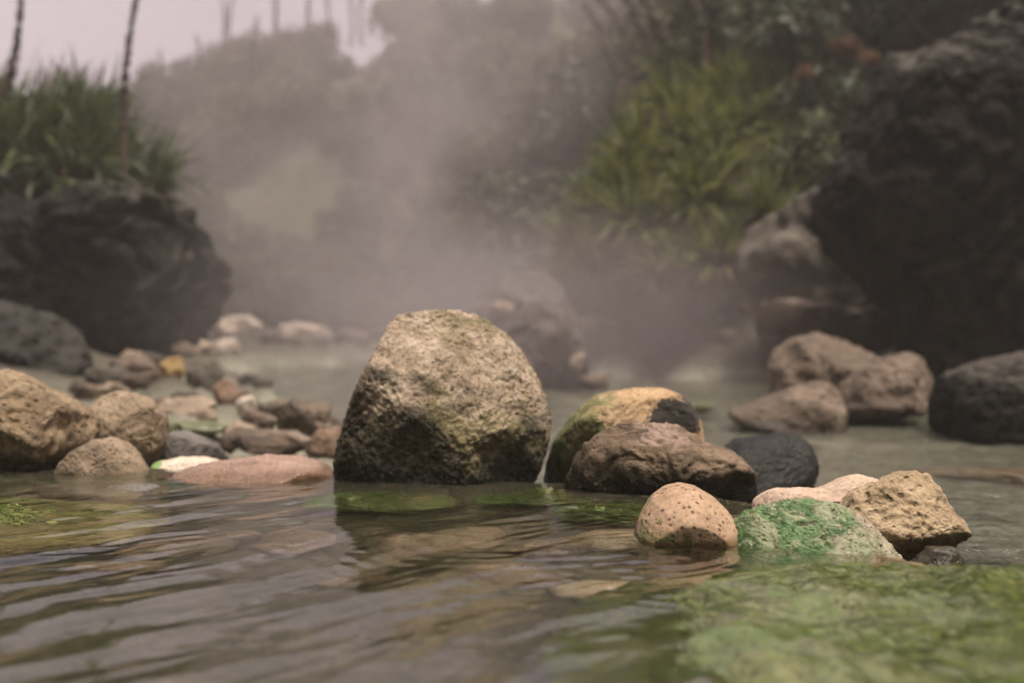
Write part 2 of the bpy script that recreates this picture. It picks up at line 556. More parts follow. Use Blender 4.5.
M['algae_teal'] = rock_mat('teal_algae_stone', (0.06, 0.058, 0.045), (0.13, 0.12, 0.095), (0.22, 0.20, 0.155), scale=6, speck=0.3, rough=0.4,
                           moss=[dict(col1=(0.02, 0.07, 0.03), col2=(0.08, 0.20, 0.085), thr=0.52, soft=0.1, w=(0.3, 0, 0, 0), scale=9)], coat=0.5)
M['edge_moss'] = rock_mat('mossy_edge_stone', (0.09, 0.075, 0.033), (0.20, 0.165, 0.08), (0.34, 0.28, 0.16), scale=9, speck=0.4, rough=0.5,
                          moss=[dict(col1=(0.035, 0.085, 0.012), col2=(0.15, 0.27, 0.045), thr=0.46, soft=0.14, w=(-0.8, 0, 0, 0.06), scale=11)], coat=0.3)
M['sub_stone'] = rock_mat('submerged_brown_stone', (0.07, 0.05, 0.03), (0.17, 0.12, 0.075), (0.30, 0.22, 0.15), scale=8, speck=0.4)
M['sub_pale'] = rock_mat('submerged_pale_stone', (0.30, 0.22, 0.14), (0.46, 0.36, 0.25), (0.58, 0.47, 0.35), scale=8, speck=0.3)

M['strand'] = leaf_mat('algae_strands', [(0.010, 0.022, 0.003), (0.042, 0.068, 0.006), (0.11, 0.145, 0.016), (0.22, 0.225, 0.055)], 0.35, 0.25)
M['strand_bright'] = leaf_mat('bright_moss', [(0.03, 0.10, 0.022), (0.085, 0.20, 0.055), (0.21, 0.32, 0.14)], 0.45, 0.3)
M['blade_right'] = leaf_mat('yellow_green_blades', [(0.034, 0.046, 0.011), (0.07, 0.085, 0.018), (0.13, 0.14, 0.03), (0.23, 0.22, 0.075)], 0.5, 0.35)
M['blade_left'] = leaf_mat('deep_green_blades', [(0.015, 0.03, 0.009), (0.035, 0.06, 0.016), (0.06, 0.085, 0.025), (0.12, 0.13, 0.05)], 0.5, 0.3)
M['blade_dead'] = leaf_mat('dry_brown_blades', [(0.05, 0.03, 0.018), (0.11, 0.065, 0.035), (0.19, 0.12, 0.07)], 0.8, 0.2)
M['leaf_dark'] = leaf_mat('dark_scrub_leaves', [(0.018, 0.024, 0.012), (0.035, 0.045, 0.018), (0.06, 0.065, 0.028)], 0.6, 0.2)
M['leaf_olive'] = leaf_mat('olive_scrub_leaves', [(0.03, 0.037, 0.011), (0.058, 0.065, 0.020), (0.092, 0.09, 0.03)], 0.6, 0.25)
M['leaf_rust'] = leaf_mat('rust_brown_leaves', [(0.06, 0.034, 0.02), (0.11, 0.058, 0.03), (0.20, 0.095, 0.04)], 0.7, 0.25)
M['stem'] = rock_mat('woody_stem', (0.05, 0.03, 0.022), (0.09, 0.055, 0.04), (0.15, 0.10, 0.075), scale=12, speck=0.2)
M['spike'] = rock_mat('dry_seed_heads', (0.03, 0.022, 0.018), (0.055, 0.042, 0.034), (0.10, 0.08, 0.065), scale=20, speck=0.2)


def ground_mat():
    m, t = new_mat('stream_ground')
    v = t.coord((3, 5, 1))
    tc = t.n('ShaderNodeTexCoord')
    sep = t.n('ShaderNodeSeparateXYZ')
    t.t.links.new(tc.outputs['Object'], sep.inputs[0])
    n1 = t.noise(v, 3.0, 8, 0.65)
    n2 = t.noise(v, 30, 6, 0.7)
    n0 = t.noise(v, 0.7, 4, 0.6)
    f = t.add(t.mul(n1, 0.6), t.mul(n2, 0.45))
    bed = t.ramp(f, [(0.36, (0.024, 0.022, 0.010)), (0.52, (0.06, 0.054, 0.026)), (0.7, (0.14, 0.115, 0.065))])
    alg = t.ramp(f, [(0.36, (0.07, 0.07, 0.046)), (0.55, (0.20, 0.19, 0.14)), (0.7, (0.36, 0.34, 0.27))])
    rear = t.ss(t.add(sep.outputs[1], t.mul(n0, 0.8)), 3.0, 4.0)
    bed = t.mix(rear, bed, alg)
    bank = t.ramp(f, [(0.36, (0.030, 0.026, 0.018)), (0.55, (0.065, 0.055, 0.036)), (0.72, (0.12, 0.10, 0.07))])
    bk = t.ss(t.add(sep.outputs[2], t.mul(n2, 0.1)), -0.06, 0.12)
    col = t.mix(bk, bed, bank)
    veg = t.ramp(f, [(0.36, (0.028, 0.03, 0.014)), (0.55, (0.055, 0.056, 0.024)), (0.72, (0.10, 0.09, 0.04))])
    col = t.mix(t.ss(t.add(sep.outputs[2], n1), 0.7, 1.3), col, veg)
    vo = t.vor(v, 16)
    h = t.add(t.mul(vo, -0.8), t.add(t.mul(n2, 0.6), n1))
    b = t.bump(h, 0.8, 0.03)
    p = t.n('ShaderNodeBsdfPrincipled')
    t.inp(p.inputs['Base Color'], col)
    p.inputs['Roughness'].default_value = 0.85
    t.inp(p.inputs['Normal'], b)
    o = t.n('ShaderNodeOutputMaterial')
    t.t.links.new(p.outputs[0], o.inputs['Surface'])
    return m


def water_mat(name, tint, rough, bscale, bstr, bdist, stretch=(1, 1, 1), rot=0.0):
    m, t = new_mat(name)
    v = t.coord((1, 2, 0), stretch, (0, 0, rot))
    n = t.add(t.noise(v, bscale, 4, 0.5, 0.6), t.mul(t.noise(v, bscale * 3.1, 3, 0.5, 0.4), 0.25))
    b = t.bump(n, bstr, bdist)
    p = t.n('ShaderNodeBsdfPrincipled')
    p.inputs['Base Color'].default_value = (*tint, 1)
    p.inputs['Roughness'].default_value = rough
    p.inputs['IOR'].default_value = 1.333
    p.inputs['Transmission Weight'].default_value = 1.0
    t.inp(p.inputs['Normal'], b)
    o = t.n('ShaderNodeOutputMaterial')
    t.t.links.new(p.outputs[0], o.inputs['Surface'])
    return m


M['ground'] = ground_mat()
M['pool'] = water_mat('clear_pool_water', (0.82, 0.83, 0.70), 0.015, 16, 0.06, 0.01, (0.6, 1.5, 1), 1.0)
M['stream'] = water_mat('grey_green_stream_water', (0.86, 0.88, 0.82), 0.05, 14, 0.8, 0.03, (0.8, 1.6, 1), 0.2)

# smaller stones: (px, py centre, half w, half h in px, distance, material, label)
PILE = 'stones heaped on the left bank'
FAR = 'stones along the far misty shore'
MID = 'stones around the mid stream boulder'
small = [
    (172, 370, 15, 15, 6.8, 'rock_bg_orange', 'orange yellow stone on the heap below the huge dark boulder', PILE),
    (226, 394, 15, 14, 6.2, 'rock_bg_red', 'round rust red stone at the right end of the left bank heap', PILE),
    (203, 378, 18, 24, 7.2, 'rock_bg_grey', 'greyish brown upright stone between the orange stone and the rust red stone', PILE),
    (180, 408, 34, 13, 5.6, 'rock_bg_tan', 'pale flat stone in the shallows below the orange yellow stone', PILE),
    (190, 430, 36, 10, 4.9, 'green_flat', 'low green filmed stone behind the dark grey rounded stone', PILE),
    (128, 366, 26, 12, 7.4, 'rock_bg_pink', 'pinkish stone of the left bank heap', PILE),
    (150, 382, 26, 12, 6.9, 'rock_bg_pink', 'pinkish stone of the left bank heap', PILE),
    (106, 378, 24, 13, 7.0, 'rock_bg_grey', 'grey stone of the left bank heap', PILE),
    (90, 396, 22, 12, 6.4, 'rock_bg_pink', 'pinkish stone of the left bank heap', PILE),
    (132, 358, 16, 8, 7.8, 'rock_bg_tan', 'small tan stone of the left bank heap', PILE),
    (112, 392, 20, 9, 6.3, 'rock_bg_tan', 'small tan stone of the left bank heap', PILE),
    (78, 388, 13, 9, 6.6, 'rock_bg_grey', 'grey stone of the left bank heap', PILE),
    (150, 360, 15, 8, 7.6, 'rock_bg_grey', 'grey stone of the left bank heap', PILE),
    (186, 352, 14, 10, 8.6, 'rock_bg_pink', 'pinkish stone of the left bank heap', PILE),
    (206, 352, 12, 12, 8.4, 'rock_bg_tan', 'small tan stone of the left bank heap', PILE),
    (246, 408, 13, 12, 5.9, 'rock_bg_pale', 'small cream stone beside the rust red stone', PILE),
    (262, 444, 46, 15, 4.6, 'rock_bg_pink', 'long tan pink stone in the stream left of the large boulder', PILE),
    (303, 425, 30, 24, 5.0, 'rock_bg_pink', 'brownish pink pointed stone in the stream left of the large boulder', PILE),
    (325, 446, 20, 20, 4.5, 'rock_bg_red', 'dark reddish stone next to the left side of the large boulder', PILE),
    (258, 422, 22, 12, 5.4, 'rock_bg_pink', 'pink stone behind the long tan pink stone', PILE),
    (306, 336, 31, 17, 13.0, 'rock_bg_pale', 'white flat topped rock in the mist left of the large boulder', FAR),
    (238, 328, 22, 15, 12.6, 'rock_bg_pale', 'pale rounded rock at the right foot of the huge dark boulder', FAR),
    (226, 347, 16, 10, 11.5, 'rock_bg_pale', 'small pale stone below the pale rounded rock', FAR),
    (270, 338, 18, 9, 13.4, 'rock_bg_grey', 'grey stone on the misty shore', FAR),
    (350, 338, 22, 8, 14.5, 'rock_bg_pink', 'dull pink stone on the misty shore', FAR),
    (384, 336, 20, 8, 15.0, 'rock_bg_pink', 'dull pink stone on the misty shore', FAR),
    (420, 334, 22, 9, 15.0, 'rock_bg_grey', 'grey stone on the misty shore', FAR),
    (500, 309, 13, 9, 9.8, 'rock_bg_tan', 'small white stone on the shoulder of the brown mid stream boulder', MID),
    (528, 316, 16, 6, 9.4, 'green_flat', 'small mossy stone on top of the dark mid stream boulder', MID),
    (578, 362, 10, 10, 8.6, 'rock_bg_tan', 'small pale stone against the right side of the dark mid stream boulder', MID),
    (594, 382, 16, 9, 8.2, 'rock_bg_pink', 'low tan stone at the right foot of the dark mid stream boulder', MID),
    (598, 324, 26, 9, 11.5, 'rock_bg_pale', 'slanting pale stone in the mist below the green tussocks', FAR),
    (650, 330, 26, 10, 12.0, 'rock_bg_grey', 'grey stone on the misty shore', FAR),
    (690, 328, 24, 10, 11.5, 'rock_bg_pink', 'dull pink stone on the misty shore', FAR),
    (725, 340, 22, 12, 10.5, 'rock_bg_pink', 'dull pink stone on the misty shore', FAR),
    (620, 345, 18, 8, 11.0, 'rock_bg_grey', 'grey stone on the misty shore', FAR),
    (452, 330, 18, 12, 13.0, 'rock_bg_grey', 'grey stone on the misty shore', FAR),
    (735, 310, 18, 10, 10.8, 'rock_bg_pink', 'dull pink stone on the misty shore', FAR),
    (240, 432, 20, 10, 5.0, 'rock_bg_tan', 'tan stone in the stream left of the large boulder', PILE),
    (282, 410, 20, 11, 5.7, 'rock_bg_pink', 'pink stone in the stream left of the large boulder', PILE),
    (345, 432, 14, 12, 4.8, 'rock_bg_pink', 'pink stone in the stream left of the large boulder', PILE),
    (935, 407, 10, 8, 6.0, 'rock_bg_pale', 'small cream stone against the knobbly pinkish rock', None),
    (700, 408, 16, 6, 6.6, 'green_flat', 'low green stone at the tip of the pointed pink edged rock', None),
]
_hr = np.random.default_rng(55)
for q_ in range(20):
    t_ = _hr.random()
    bx_ = 70 + 265 * t_ + _hr.normal(0, 10)
    by_ = 362 + 62 * t_ + _hr.normal(0, 17)
    sz_ = _hr.uniform(6, 14)
    mk_ = ['rock_bg_pink', 'rock_bg_tan', 'rock_bg_pink', 'rock_bg_grey'][q_ % 4]
    nm_ = {'rock_bg_pink': 'pinkish', 'rock_bg_tan': 'tan', 'rock_bg_grey': 'grey brown'}[mk_]
    small.append((bx_, by_, sz_ * 1.25, sz_ * 0.75, 0.5 * F_PX / (max(by_, 345) + 10 - HZ) * 0.93, mk_, 'small %s cobble among the larger stones of the left bank' % nm_, PILE))
BUMPS = []
for (px, py, hw, hh, d, mk, lab, grp) in small:
    if grp in (PILE, FAR):
        p_ = at(px, py, d)
        if d > 16:
            continue
        BUMPS.append((p_[0], d, p_[2] - 0.35 * hh * d / F_PX, hw * d / F_PX))

# ------------------------------------------------------------------ terrain
STREAM_Z = -0.12
_dam = np.array([(-9, 4.6), (-3, 3.75), (-1.3, 3.42), (-0.7, 3.32), (-0.3, 3.15), (0.12, 3.06), (0.35, 2.95), (0.48, 2.72), (0.54, 2.40),
                 (0.60, 2.10), (0.70, 1.98), (0.90, 1.88), (1.10, 1.74), (1.6, 1.3), (2.2, 0.6), (2.8, -1.0), (3.5, -4), (9, -14)])


def dam_y(x):
    return np.interp(x, _dam[:, 0], _dam[:, 1])


_sky = np.array([(-400, 92), (0, 92), (130, 96), (165, 84), (200, 68), (245, 45), (290, 34), (350, 32), (366, 30), (385, 2), (520, -45), (700, -45), (900, -60), (1500, -60)])


def ground_h(x, y):
    x = np.asarray(x, float)
    y = np.asarray(y, float)
    P = np.stack([x, y, np.zeros_like(x)], axis=-1).reshape(-1, 3)
    n = fbm(P * 0.9 + 3, 4).reshape(x.shape)
    nf = fbm(P * 5.0 + 9, 3).reshape(x.shape)
    # stream channel and banks
    xs = np.interp(y, [3, 6, 10, 17], [0.4, 0.35, -0.15, -1.2])
    wl = np.interp(y, [2.5, 4, 6, 8, 10, 14, 18], [3.2, 2.4, 1.9, 1.75, 1.7, 2.2, 2.4])
    wr = np.interp(y, [2.5, 4, 6, 8, 10, 13, 18], [3.6, 2.8, 2.3, 2.2, 2.0, 2.0, 2.8])
    dl = (xs - wl) - x
    dr = x - (xs + wr)
    bank = np.where(dl > 0, 0.20 * dl + 0.10 * np.clip(dl - 1.5, 0, None), 0) + np.where(dr > 0, 0.42 * dr, 0)
    bank = np.minimum(bank, 3.2 + 0.03 * np.abs(x))
    chan = -0.27 + 0.06 * n + 0.03 * nf
    inside = np.maximum(dl, dr)
    rear = chan * (1 - smooth(-0.7, 0.05, inside)) + (STREAM_Z + 0.02) * smooth(-0.7, 0.05, inside) + bank + 0.10 * n * smooth(0, 1, inside)
    # hill across the back
    px = CX + x * F_PX / np.maximum(y, 4)
    top = CAM_H + (HZ - np.interp(px, _sky[:, 0], _sky[:, 1])) / F_PX * 27.0 - 0.75
    hill = top * smooth(16.5, 27.5, y) + 0.5 * n * smooth(18, 24, y)
    rear = np.maximum(rear, STREAM_Z + hill * 1.0 - 0.05) if True else rear
    rear = np.where(y > 15, rear + 0.0, rear)
    # front pool
    dy = y - dam_y(x)
    floor = -0.20 + 0.05 * n + 0.012 * nf
    crest = -0.012 + 0.012 * n + 0.01 * nf
    pool = floor + (crest - floor) * smooth(-0.55, -0.04, dy)
    edge = np.maximum(np.abs(x) - 3.5, -3.0 - y)
    pool = pool + np.clip(edge, 0, None) * 0.45
    h = np.where(dy < 0, pool, 0)
    drop = smooth(0.0, 0.4, dy)
    h = np.where(dy >= 0, crest * (1 - drop) + rear * drop, h)
    for (bx, by, bz, br) in BUMPS:
        dist = np.hypot(x - bx, (y - by) * 0.8)
        h = np.maximum(h, bz - np.clip(dist - 0.5 * br, 0, None) * 0.9 + 0.02 * nf)
    # unseen valley walls, added behind and beside the camera to block sky light
    h = h + 1.3 * np.clip(-2.2 - y, 0, 14) * smooth(-2.2, -3.5, y)
    side = np.maximum(-x - 0.42 * np.clip(y, 0, 99) - 3.0, x - 0.46 * np.clip(y, 0, 99) - 2.6)
    h = h + 0.9 * np.clip(side, 0, 9)
    h = np.where(h > 7, 7 + (h - 7) * 0.15, h)
    return h


def ground_at(x, y):
    return float(ground_h(np.array([x]), np.array([y]))[0])


def spaced(a, b, near, n, pw=2.4):
    u = np.linspace(-1, 1, n)
    v = np.sign(u) * np.abs(u) ** pw
    return np.where(v < 0, near + v * (near - a), near + v * (b - near))


gx = spaced(-60, 60, 0.0, 561, 2.8)
gy = spaced(-40, 90, 2.6, 701, 2.8)
GX, GY = np.meshgrid(gx, gy)
GZ = ground_h(GX, GY)
idx = np.arange(GX.size).reshape(GX.shape)
quads = np.stack([idx[:-1, :-1], idx[:-1, 1:], idx[1:, 1:], idx[1:, :-1]], axis=-1).reshape(-1, 4)
gnd = link('ground', mesh_np('ground', np.stack([GX, GY, GZ], -1).reshape(-1, 3), quads), M['ground'])
tag(gnd, kind='structure')


# ------------------------------------------------------------------ water
def wave_front(x, y):
    th = 0.98 + 0.30 * pnoise(np.stack([x * 0.9, y * 0.9, 0 * x + 9], -1))
    ca, sa = np.cos(0.98), np.sin(0.98)
    wp = 0.05 * pnoise(np.stack([x * 2.0, y * 2.0, 0 * x + 13], -1)) + 0.018 * pnoise(np.stack([x * 6, y * 6, 0 * x + 15], -1))
    u = x * ca + y * sa
    w = -x * sa + y * ca + wp
    patch = 0.45 + 0.55 * smooth(-0.35, 0.35, pnoise(np.stack([x * 1.3, y * 1.3, 0 * x + 30], -1)))

    def crest(q):                                   # peaked like real ripples: narrow crests, broad troughs
        return 1.0 - np.abs(q) ** 0.8 * 1.6
    h = 0.0060 * pnoise(np.stack([u * 1.9, w * 8.0, 0 * u + 2], -1))
    h += patch * 0.0026 * crest(pnoise(np.stack([u * 2.6, w * 11.0, 0 * u + 7], -1)))
    h += patch * 0.0017 * crest(pnoise(np.stack([u * 5, w * 23, 0 * u + 11], -1)))
    h += 0.0006 * pnoise(np.stack([u * 12, w * 46, 0 * u + 17], -1))
    h += 0.0022 * pnoise(np.stack([x * 2.2, y * 3.2, 0 * u + 21], -1))
    # ring ripples spreading from where the current curls past the stones
    r = np.hypot(x - 0.02, (y - 2.35))
    e = np.exp(-((r - 0.33) / 0.22) ** 2)
    h += 0.0006 * e * np.clip(pnoise(np.stack([x * 2.5, y * 2.5, 0 * x + 3], -1)) * 2 + 0.5, 0, 1) * np.sin(r * 2 * math.pi / 0.06 + 7 * pnoise(np.stack([x * 3, y * 3, 0 * x], -1)))
    r2 = np.hypot(x - 0.25, (y - 2.15))
    h += 0.0004 * np.exp(-(r2 / 0.30) ** 2) * np.sin(r2 * 2 * math.pi / 0.042 + 6 * pnoise(np.stack([x * 4, y * 4, 0 * x + 5], -1)))
    # narrow wakes trailing towards the lower left
    return h


wx_ = np.arange(-2.6, 2.6, 0.009)
wy_ = np.concatenate([np.arange(-2.4, 0.9, 0.06), np.arange(0.9, 4.2, 0.0085)])
WX, WY = np.meshgrid(wx_, wy_)
fx, fy = WX.ravel(), WY.ravel()
WZ = wave_front(fx, fy)
calm = smooth(0.06, -0.5, fy - dam_y(fx))
WZ = WZ * (0.35 + 0.65 * calm)
V = np.stack([fx, fy, WZ], -1)
idx = np.arange(WX.size).reshape(WX.shape)
quads = np.stack([idx[:-1, :-1], idx[:-1, 1:], idx[1:, 1:], idx[1:, :-1]], axis=-1).reshape(-1, 4)
keep_v = fy < dam_y(fx) + 0.05
keep = keep_v[quads].all(axis=1)
quads = quads[keep]
used = np.unique(quads)
remap = np.full(len(V), -1)
remap[used] = np.arange(len(used))
pool = link('pool_water', mesh_np('pool_water', V[used], remap[quads]), M['pool'])
tag(pool, kind='structure')

sx_ = spaced(-8, 8, 0.3, 300, 1.5)
sy_ = spaced(-3.0, 24, 3.0, 420, 1.7)
SX, SY = np.meshgrid(sx_, sy_)
fx, fy = SX.ravel(), SY.ravel()
SZ = STREAM_Z + 0.016 * pnoise(np.stack([fx * 2.2, fy * 4, 0 * fx], -1)) + 0.014 * pnoise(np.stack([fx * 7, fy * 11, 0 * fx + 4], -1)) \
    + 0.006 * pnoise(np.stack([fx * 15, fy * 22, 0 * fx + 8], -1))
V = np.stack([fx, fy, SZ], -1)
idx = np.arange(SX.size).reshape(SX.shape)
quads = np.stack([idx[:-1, :-1], idx[:-1, 1:], idx[1:, 1:], idx[1:, :-1]], axis=-1).reshape(-1, 4)
keep_v = fy > dam_y(fx) + 0.12
quads = quads[keep_v[quads].all(axis=1)]
used = np.unique(quads)
remap = np.full(len(V), -1)
remap[used] = np.arange(len(used))
stm = link('stream_water', mesh_np('stream_water', V[used], remap[quads]), M['stream'])
tag(stm, kind='structure')

# ------------------------------------------------------------------ foreground stones
rock('boulder', 'large porous tan boulder with algae and painted shade on its foot, tallest stone standing in the pool edge',
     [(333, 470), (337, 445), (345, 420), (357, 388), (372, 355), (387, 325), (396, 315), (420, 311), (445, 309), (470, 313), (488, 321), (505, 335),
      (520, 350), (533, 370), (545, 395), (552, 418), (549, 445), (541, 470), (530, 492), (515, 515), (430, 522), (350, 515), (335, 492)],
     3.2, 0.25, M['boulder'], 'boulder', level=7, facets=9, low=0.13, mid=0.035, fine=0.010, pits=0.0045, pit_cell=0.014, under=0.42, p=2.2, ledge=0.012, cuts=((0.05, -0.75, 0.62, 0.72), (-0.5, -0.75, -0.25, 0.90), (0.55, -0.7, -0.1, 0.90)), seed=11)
rock('rock', 'orange tan rock with a black stain on top and green moss down its left side',
     [(543, 485), (548, 460), (553, 442), (570, 418), (585, 402), (600, 394), (625, 389), (655, 388), (675, 391), (690, 402), (699, 418), (704, 440),
      (703, 480), (690, 510), (560, 515)], 3.3, 0.20, M['tan_stain'], level=6, facets=6, low=0.08, fine=0.014, pits=0.002, pit_cell=0.02, seed=12)
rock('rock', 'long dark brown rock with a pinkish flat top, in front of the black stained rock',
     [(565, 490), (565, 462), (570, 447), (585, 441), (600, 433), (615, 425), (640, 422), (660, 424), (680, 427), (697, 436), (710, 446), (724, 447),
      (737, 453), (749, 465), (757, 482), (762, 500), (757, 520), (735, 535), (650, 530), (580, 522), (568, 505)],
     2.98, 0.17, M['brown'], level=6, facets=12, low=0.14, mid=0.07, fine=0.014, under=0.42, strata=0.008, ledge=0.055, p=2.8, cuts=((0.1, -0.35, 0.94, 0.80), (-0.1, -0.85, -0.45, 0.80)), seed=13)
rock('stone', 'rounded pink stone with dark speckles, half sunk in the pool before the dark brown rock',
     [(634, 535), (640, 515), (652, 496), (665, 486), (680, 483), (695, 486), (712, 496), (727, 510), (738, 526), (745, 545), (742, 565), (720, 580),
      (660, 580), (637, 560)], 2.38, 0.105, M['pink_speck'], 'stone', level=6, facets=1, low=0.05, mid=0.008, fine=0.004, ledge=0.0, pits=0.0008, pit_cell=0.009, seed=14)
rock('rock', 'glossy black wet rock with a small orange spot, behind the dark brown rock',
     [(715, 470), (722, 450), (735, 440), (760, 436), (785, 432), (800, 436), (812, 448), (818, 465), (819, 485), (812, 515), (730, 520)],
     3.75, 0.2, M['black_wet'], level=6, facets=5, low=0.08, seed=15)
rock('rock', 'pitted tan rock jutting out to the right over the stream',
     [(840, 512), (853, 495), (870, 485), (890, 478), (905, 474), (922, 474), (935, 478), (943, 490), (949, 502), (952, 513), (966, 527), (961, 540),
      (945, 550), (925, 557), (905, 562), (880, 550), (855, 530)], 2.48, 0.13, M['tan_pitted'], level=6, facets=8, low=0.12, mid=0.04, fine=0.012,
     pits=0.0048, pit_cell=0.026, cuts=((-0.25, -0.9, 0.3, 0.75), (0.2, -0.7, -0.7, 0.82)), seed=16)
rock('rock', 'flat smooth pale pink rock lying behind the bright green mossy rock',
     [(755, 505), (775, 491), (800, 490), (825, 489), (845, 479), (860, 475), (880, 480), (897, 487), (903, 510), (895, 545), (800, 550), (762, 530)],
     2.66, 0.16, M['pink_flat'], level=6, facets=5, low=0.08, mid=0.03, fine=0.006, seed=17)
mossy = rock('mossy_rock', 'pale rock patched with bright green moss, sloping right below the pitted tan rock',
             [(705, 590), (728, 545), (755, 522), (785, 509), (820, 505), (848, 509), (874, 523), (896, 540), (913, 557), (927, 576), (940, 600), (940, 650), (880, 690),
              (760, 690), (710, 630)], 2.24, 0.27, M['mossy'], level=7, facets=2, low=0.07, mid=0.05, fine=0.014, ledge=0.04, p=2.5,
             cuts=((-0.25, -0.70, 0.66, 0.60), (0.70, -0.25, 0.66, 0.84), (-0.8, -0.4, 0.4, 0.86)), seed=18)
rock('stone', 'small dark jagged stone under the overhang of the pitted tan rock',
     [(915, 565), (935, 549), (955, 547), (966, 562), (978, 582), (980, 620), (920, 625)], 2.36, 0.08, M['grey_dark'], 'stone', level=5, facets=12, mid=0.08, fine=0.03, seed=19)
mound = blob_rock('algae_mound', 'broad low stone covered in green streaming algae at the lower right edge of the pool',
                  (0.58, 1.62, -0.118), (0.56, 0.56, 0.178), M['mound'], 'mossy rock', level=7, facets=0, low=0.24, mid=0.08, fine=0.016, ledge=0.03, jitter=0.08, n_out=16, p=2.7, seed=20)
# left side
rock('rock', 'big golden brown rough rock cut off by the left edge of the photo',
     [(-70, 410), (-45, 378), (0, 370), (15, 374), (35, 383), (55, 394), (72, 405), (83, 418), (89, 432), (86, 450), (72, 466), (45, 480), (20, 490),
      (-20, 498), (-70, 490)], 3.45, 0.24, M['golden'], level=6, facets=10, low=0.12, mid=0.06, fine=0.02, pits=0.004, pit_cell=0.04, under=0.3, seed=21)
rock('rock', 'angular tan rock leaning against the big golden brown rock',
     [(84, 435), (90, 410), (97, 397), (115, 391), (135, 394), (152, 402), (163, 415), (168, 428), (163, 442), (156, 457), (148, 478), (100, 482), (86, 460)],
     3.6, 0.14, M['tan_grey'], level=6, facets=14, low=0.12, mid=0.05, fine=0.015, seed=22)
rock('stone', 'low greyish tan stone at the water line in front of the angular tan rock',
     [(52, 482), (62, 463), (75, 450), (92, 440), (110, 438), (125, 442), (138, 455), (150, 472), (152, 495), (60, 500)],
     3.35, 0.13, M['tan_grey'], 'stone', level=6, facets=6, low=0.1, seed=23)
rock('stone', 'dark grey rounded stone right of the angular tan rock',
     [(148, 455), (157, 438), (170, 432), (185, 431), (205, 438), (218, 448), (226, 462), (212, 485), (155, 485)],
     3.75, 0.14, M['grey_dark'], 'stone', level=6, facets=7, low=0.1, seed=24)
rock('stone', 'flat cream coloured stone with a tuft of green moss, behind the wet pink slab',
     [(146, 478), (158, 462), (180, 457), (205, 458), (227, 464), (234, 484), (155, 492)],
     3.5, 0.12, M['pale'], 'stone', level=5, facets=4, low=0.06, seed=25)
rock('stone_slab', 'long low wet pink slab running into the water left of the large boulder',
     [(142, 500), (158, 483), (180, 472), (205, 464), (235, 460), (265, 456), (300, 457), (322, 463), (336, 476), (342, 500), (330, 520), (160, 520)],
     3.28, 0.24, M['pink_wet'], 'stone slab', level=6, facets=5, low=0.10, mid=0.03, fine=0.010, pits=0.002, pit_cell=0.02, seed=26)
blob_rock('flat_stone', 'flat stone filmed with teal green algae, awash in front of the low greyish tan stone',
          (-0.83, 3.05, -0.066), (0.22, 0.18, 0.066), M['algae_teal'], 'stone', level=6, facets=5, low=0.08, seed=27)
slab = blob_rock('sunken_slab', 'yellow and green algae slab just under the water at the left edge of the pool',
          (-1.00, 2.54, -0.066), (0.36, 0.36, 0.085), M['algae_yellow'], 'stone slab', level=6, facets=4, low=0.22, mid=0.14, fine=0.05, jitter=0.25, seed=28)
edges = [None] * 3
edges[0] = blob_rock('edge_stone', 'mossy stone under the left foot of the large boulder, just below the water',
          (-0.26, 2.84, -0.056), (0.15, 0.16, 0.058), M['edge_moss'], 'stone', level=6, facets=4, low=0.2, mid=0.16, fine=0.05, jitter=0.3, seed=29)
edges[1] = blob_rock('edge_stone', 'mossy tan stone filling the gap between the large boulder and the dark brown rock',
          (0.045, 2.95, -0.066), (0.165, 0.19, 0.070), M['edge_moss'], 'stone', level=6, facets=5, low=0.2, mid=0.16, fine=0.05, jitter=0.3, seed=30)
edges[2] = blob_rock('edge_stone', 'green mossy stone sunk along the front foot of the dark brown rock',
          (0.23, 2.72, -0.082), (0.17, 0.12, 0.075), M['edge_moss'], 'stone', level=6, facets=4, low=0.2, mid=0.16, fine=0.05, jitter=0.3, seed=31)

# stones on the floor of the pool
for i, (px, py, rx, rz, mk) in enumerate([(430, 605, 0.10, 0.06, 'sub_stone'), (650, 600, 0.12, 0.06, 'sub_pale'), (560, 610, 0.09, 0.05, 'sub_stone'), (300, 605, 0.11, 0.05, 'sub_stone'),
                                         (230, 600, 0.08, 0.05, 'sub_stone'), (120, 640, 0.09, 0.05, 'sub_stone'), (520, 640, 0.08, 0.05, 'sub_stone'), (360, 650, 0.07, 0.04, 'sub_stone'),
                                         (600, 660, 0.08, 0.05, 'sub_pale'), (480, 598, 0.08, 0.05, 'sub_stone'), (180, 612, 0.10, 0.05, 'sub_stone')]):
    d = (CAM_H + 0.14) * F_PX / (py - HZ)
    x = (px - CX) * d / F_PX
    lab = ('pale flat stone lying on the pool floor left of the green algae mound' if i == 1 else
           'pale stone on the pool floor seen through the rippled water' if mk == 'sub_pale' else
           'brown stone on the pool floor seen through the rippled water')
    blob_rock('sunken_stone', lab, (x, d, ground_at(x, d) + rz * 0.4), (rx, rx * random.uniform(0.7, 1.0), rz), M[mk], 'stone',
              group='stones on the pool floor', level=4, facets=4, rot=random.uniform(0, 3), seed=200 + i)


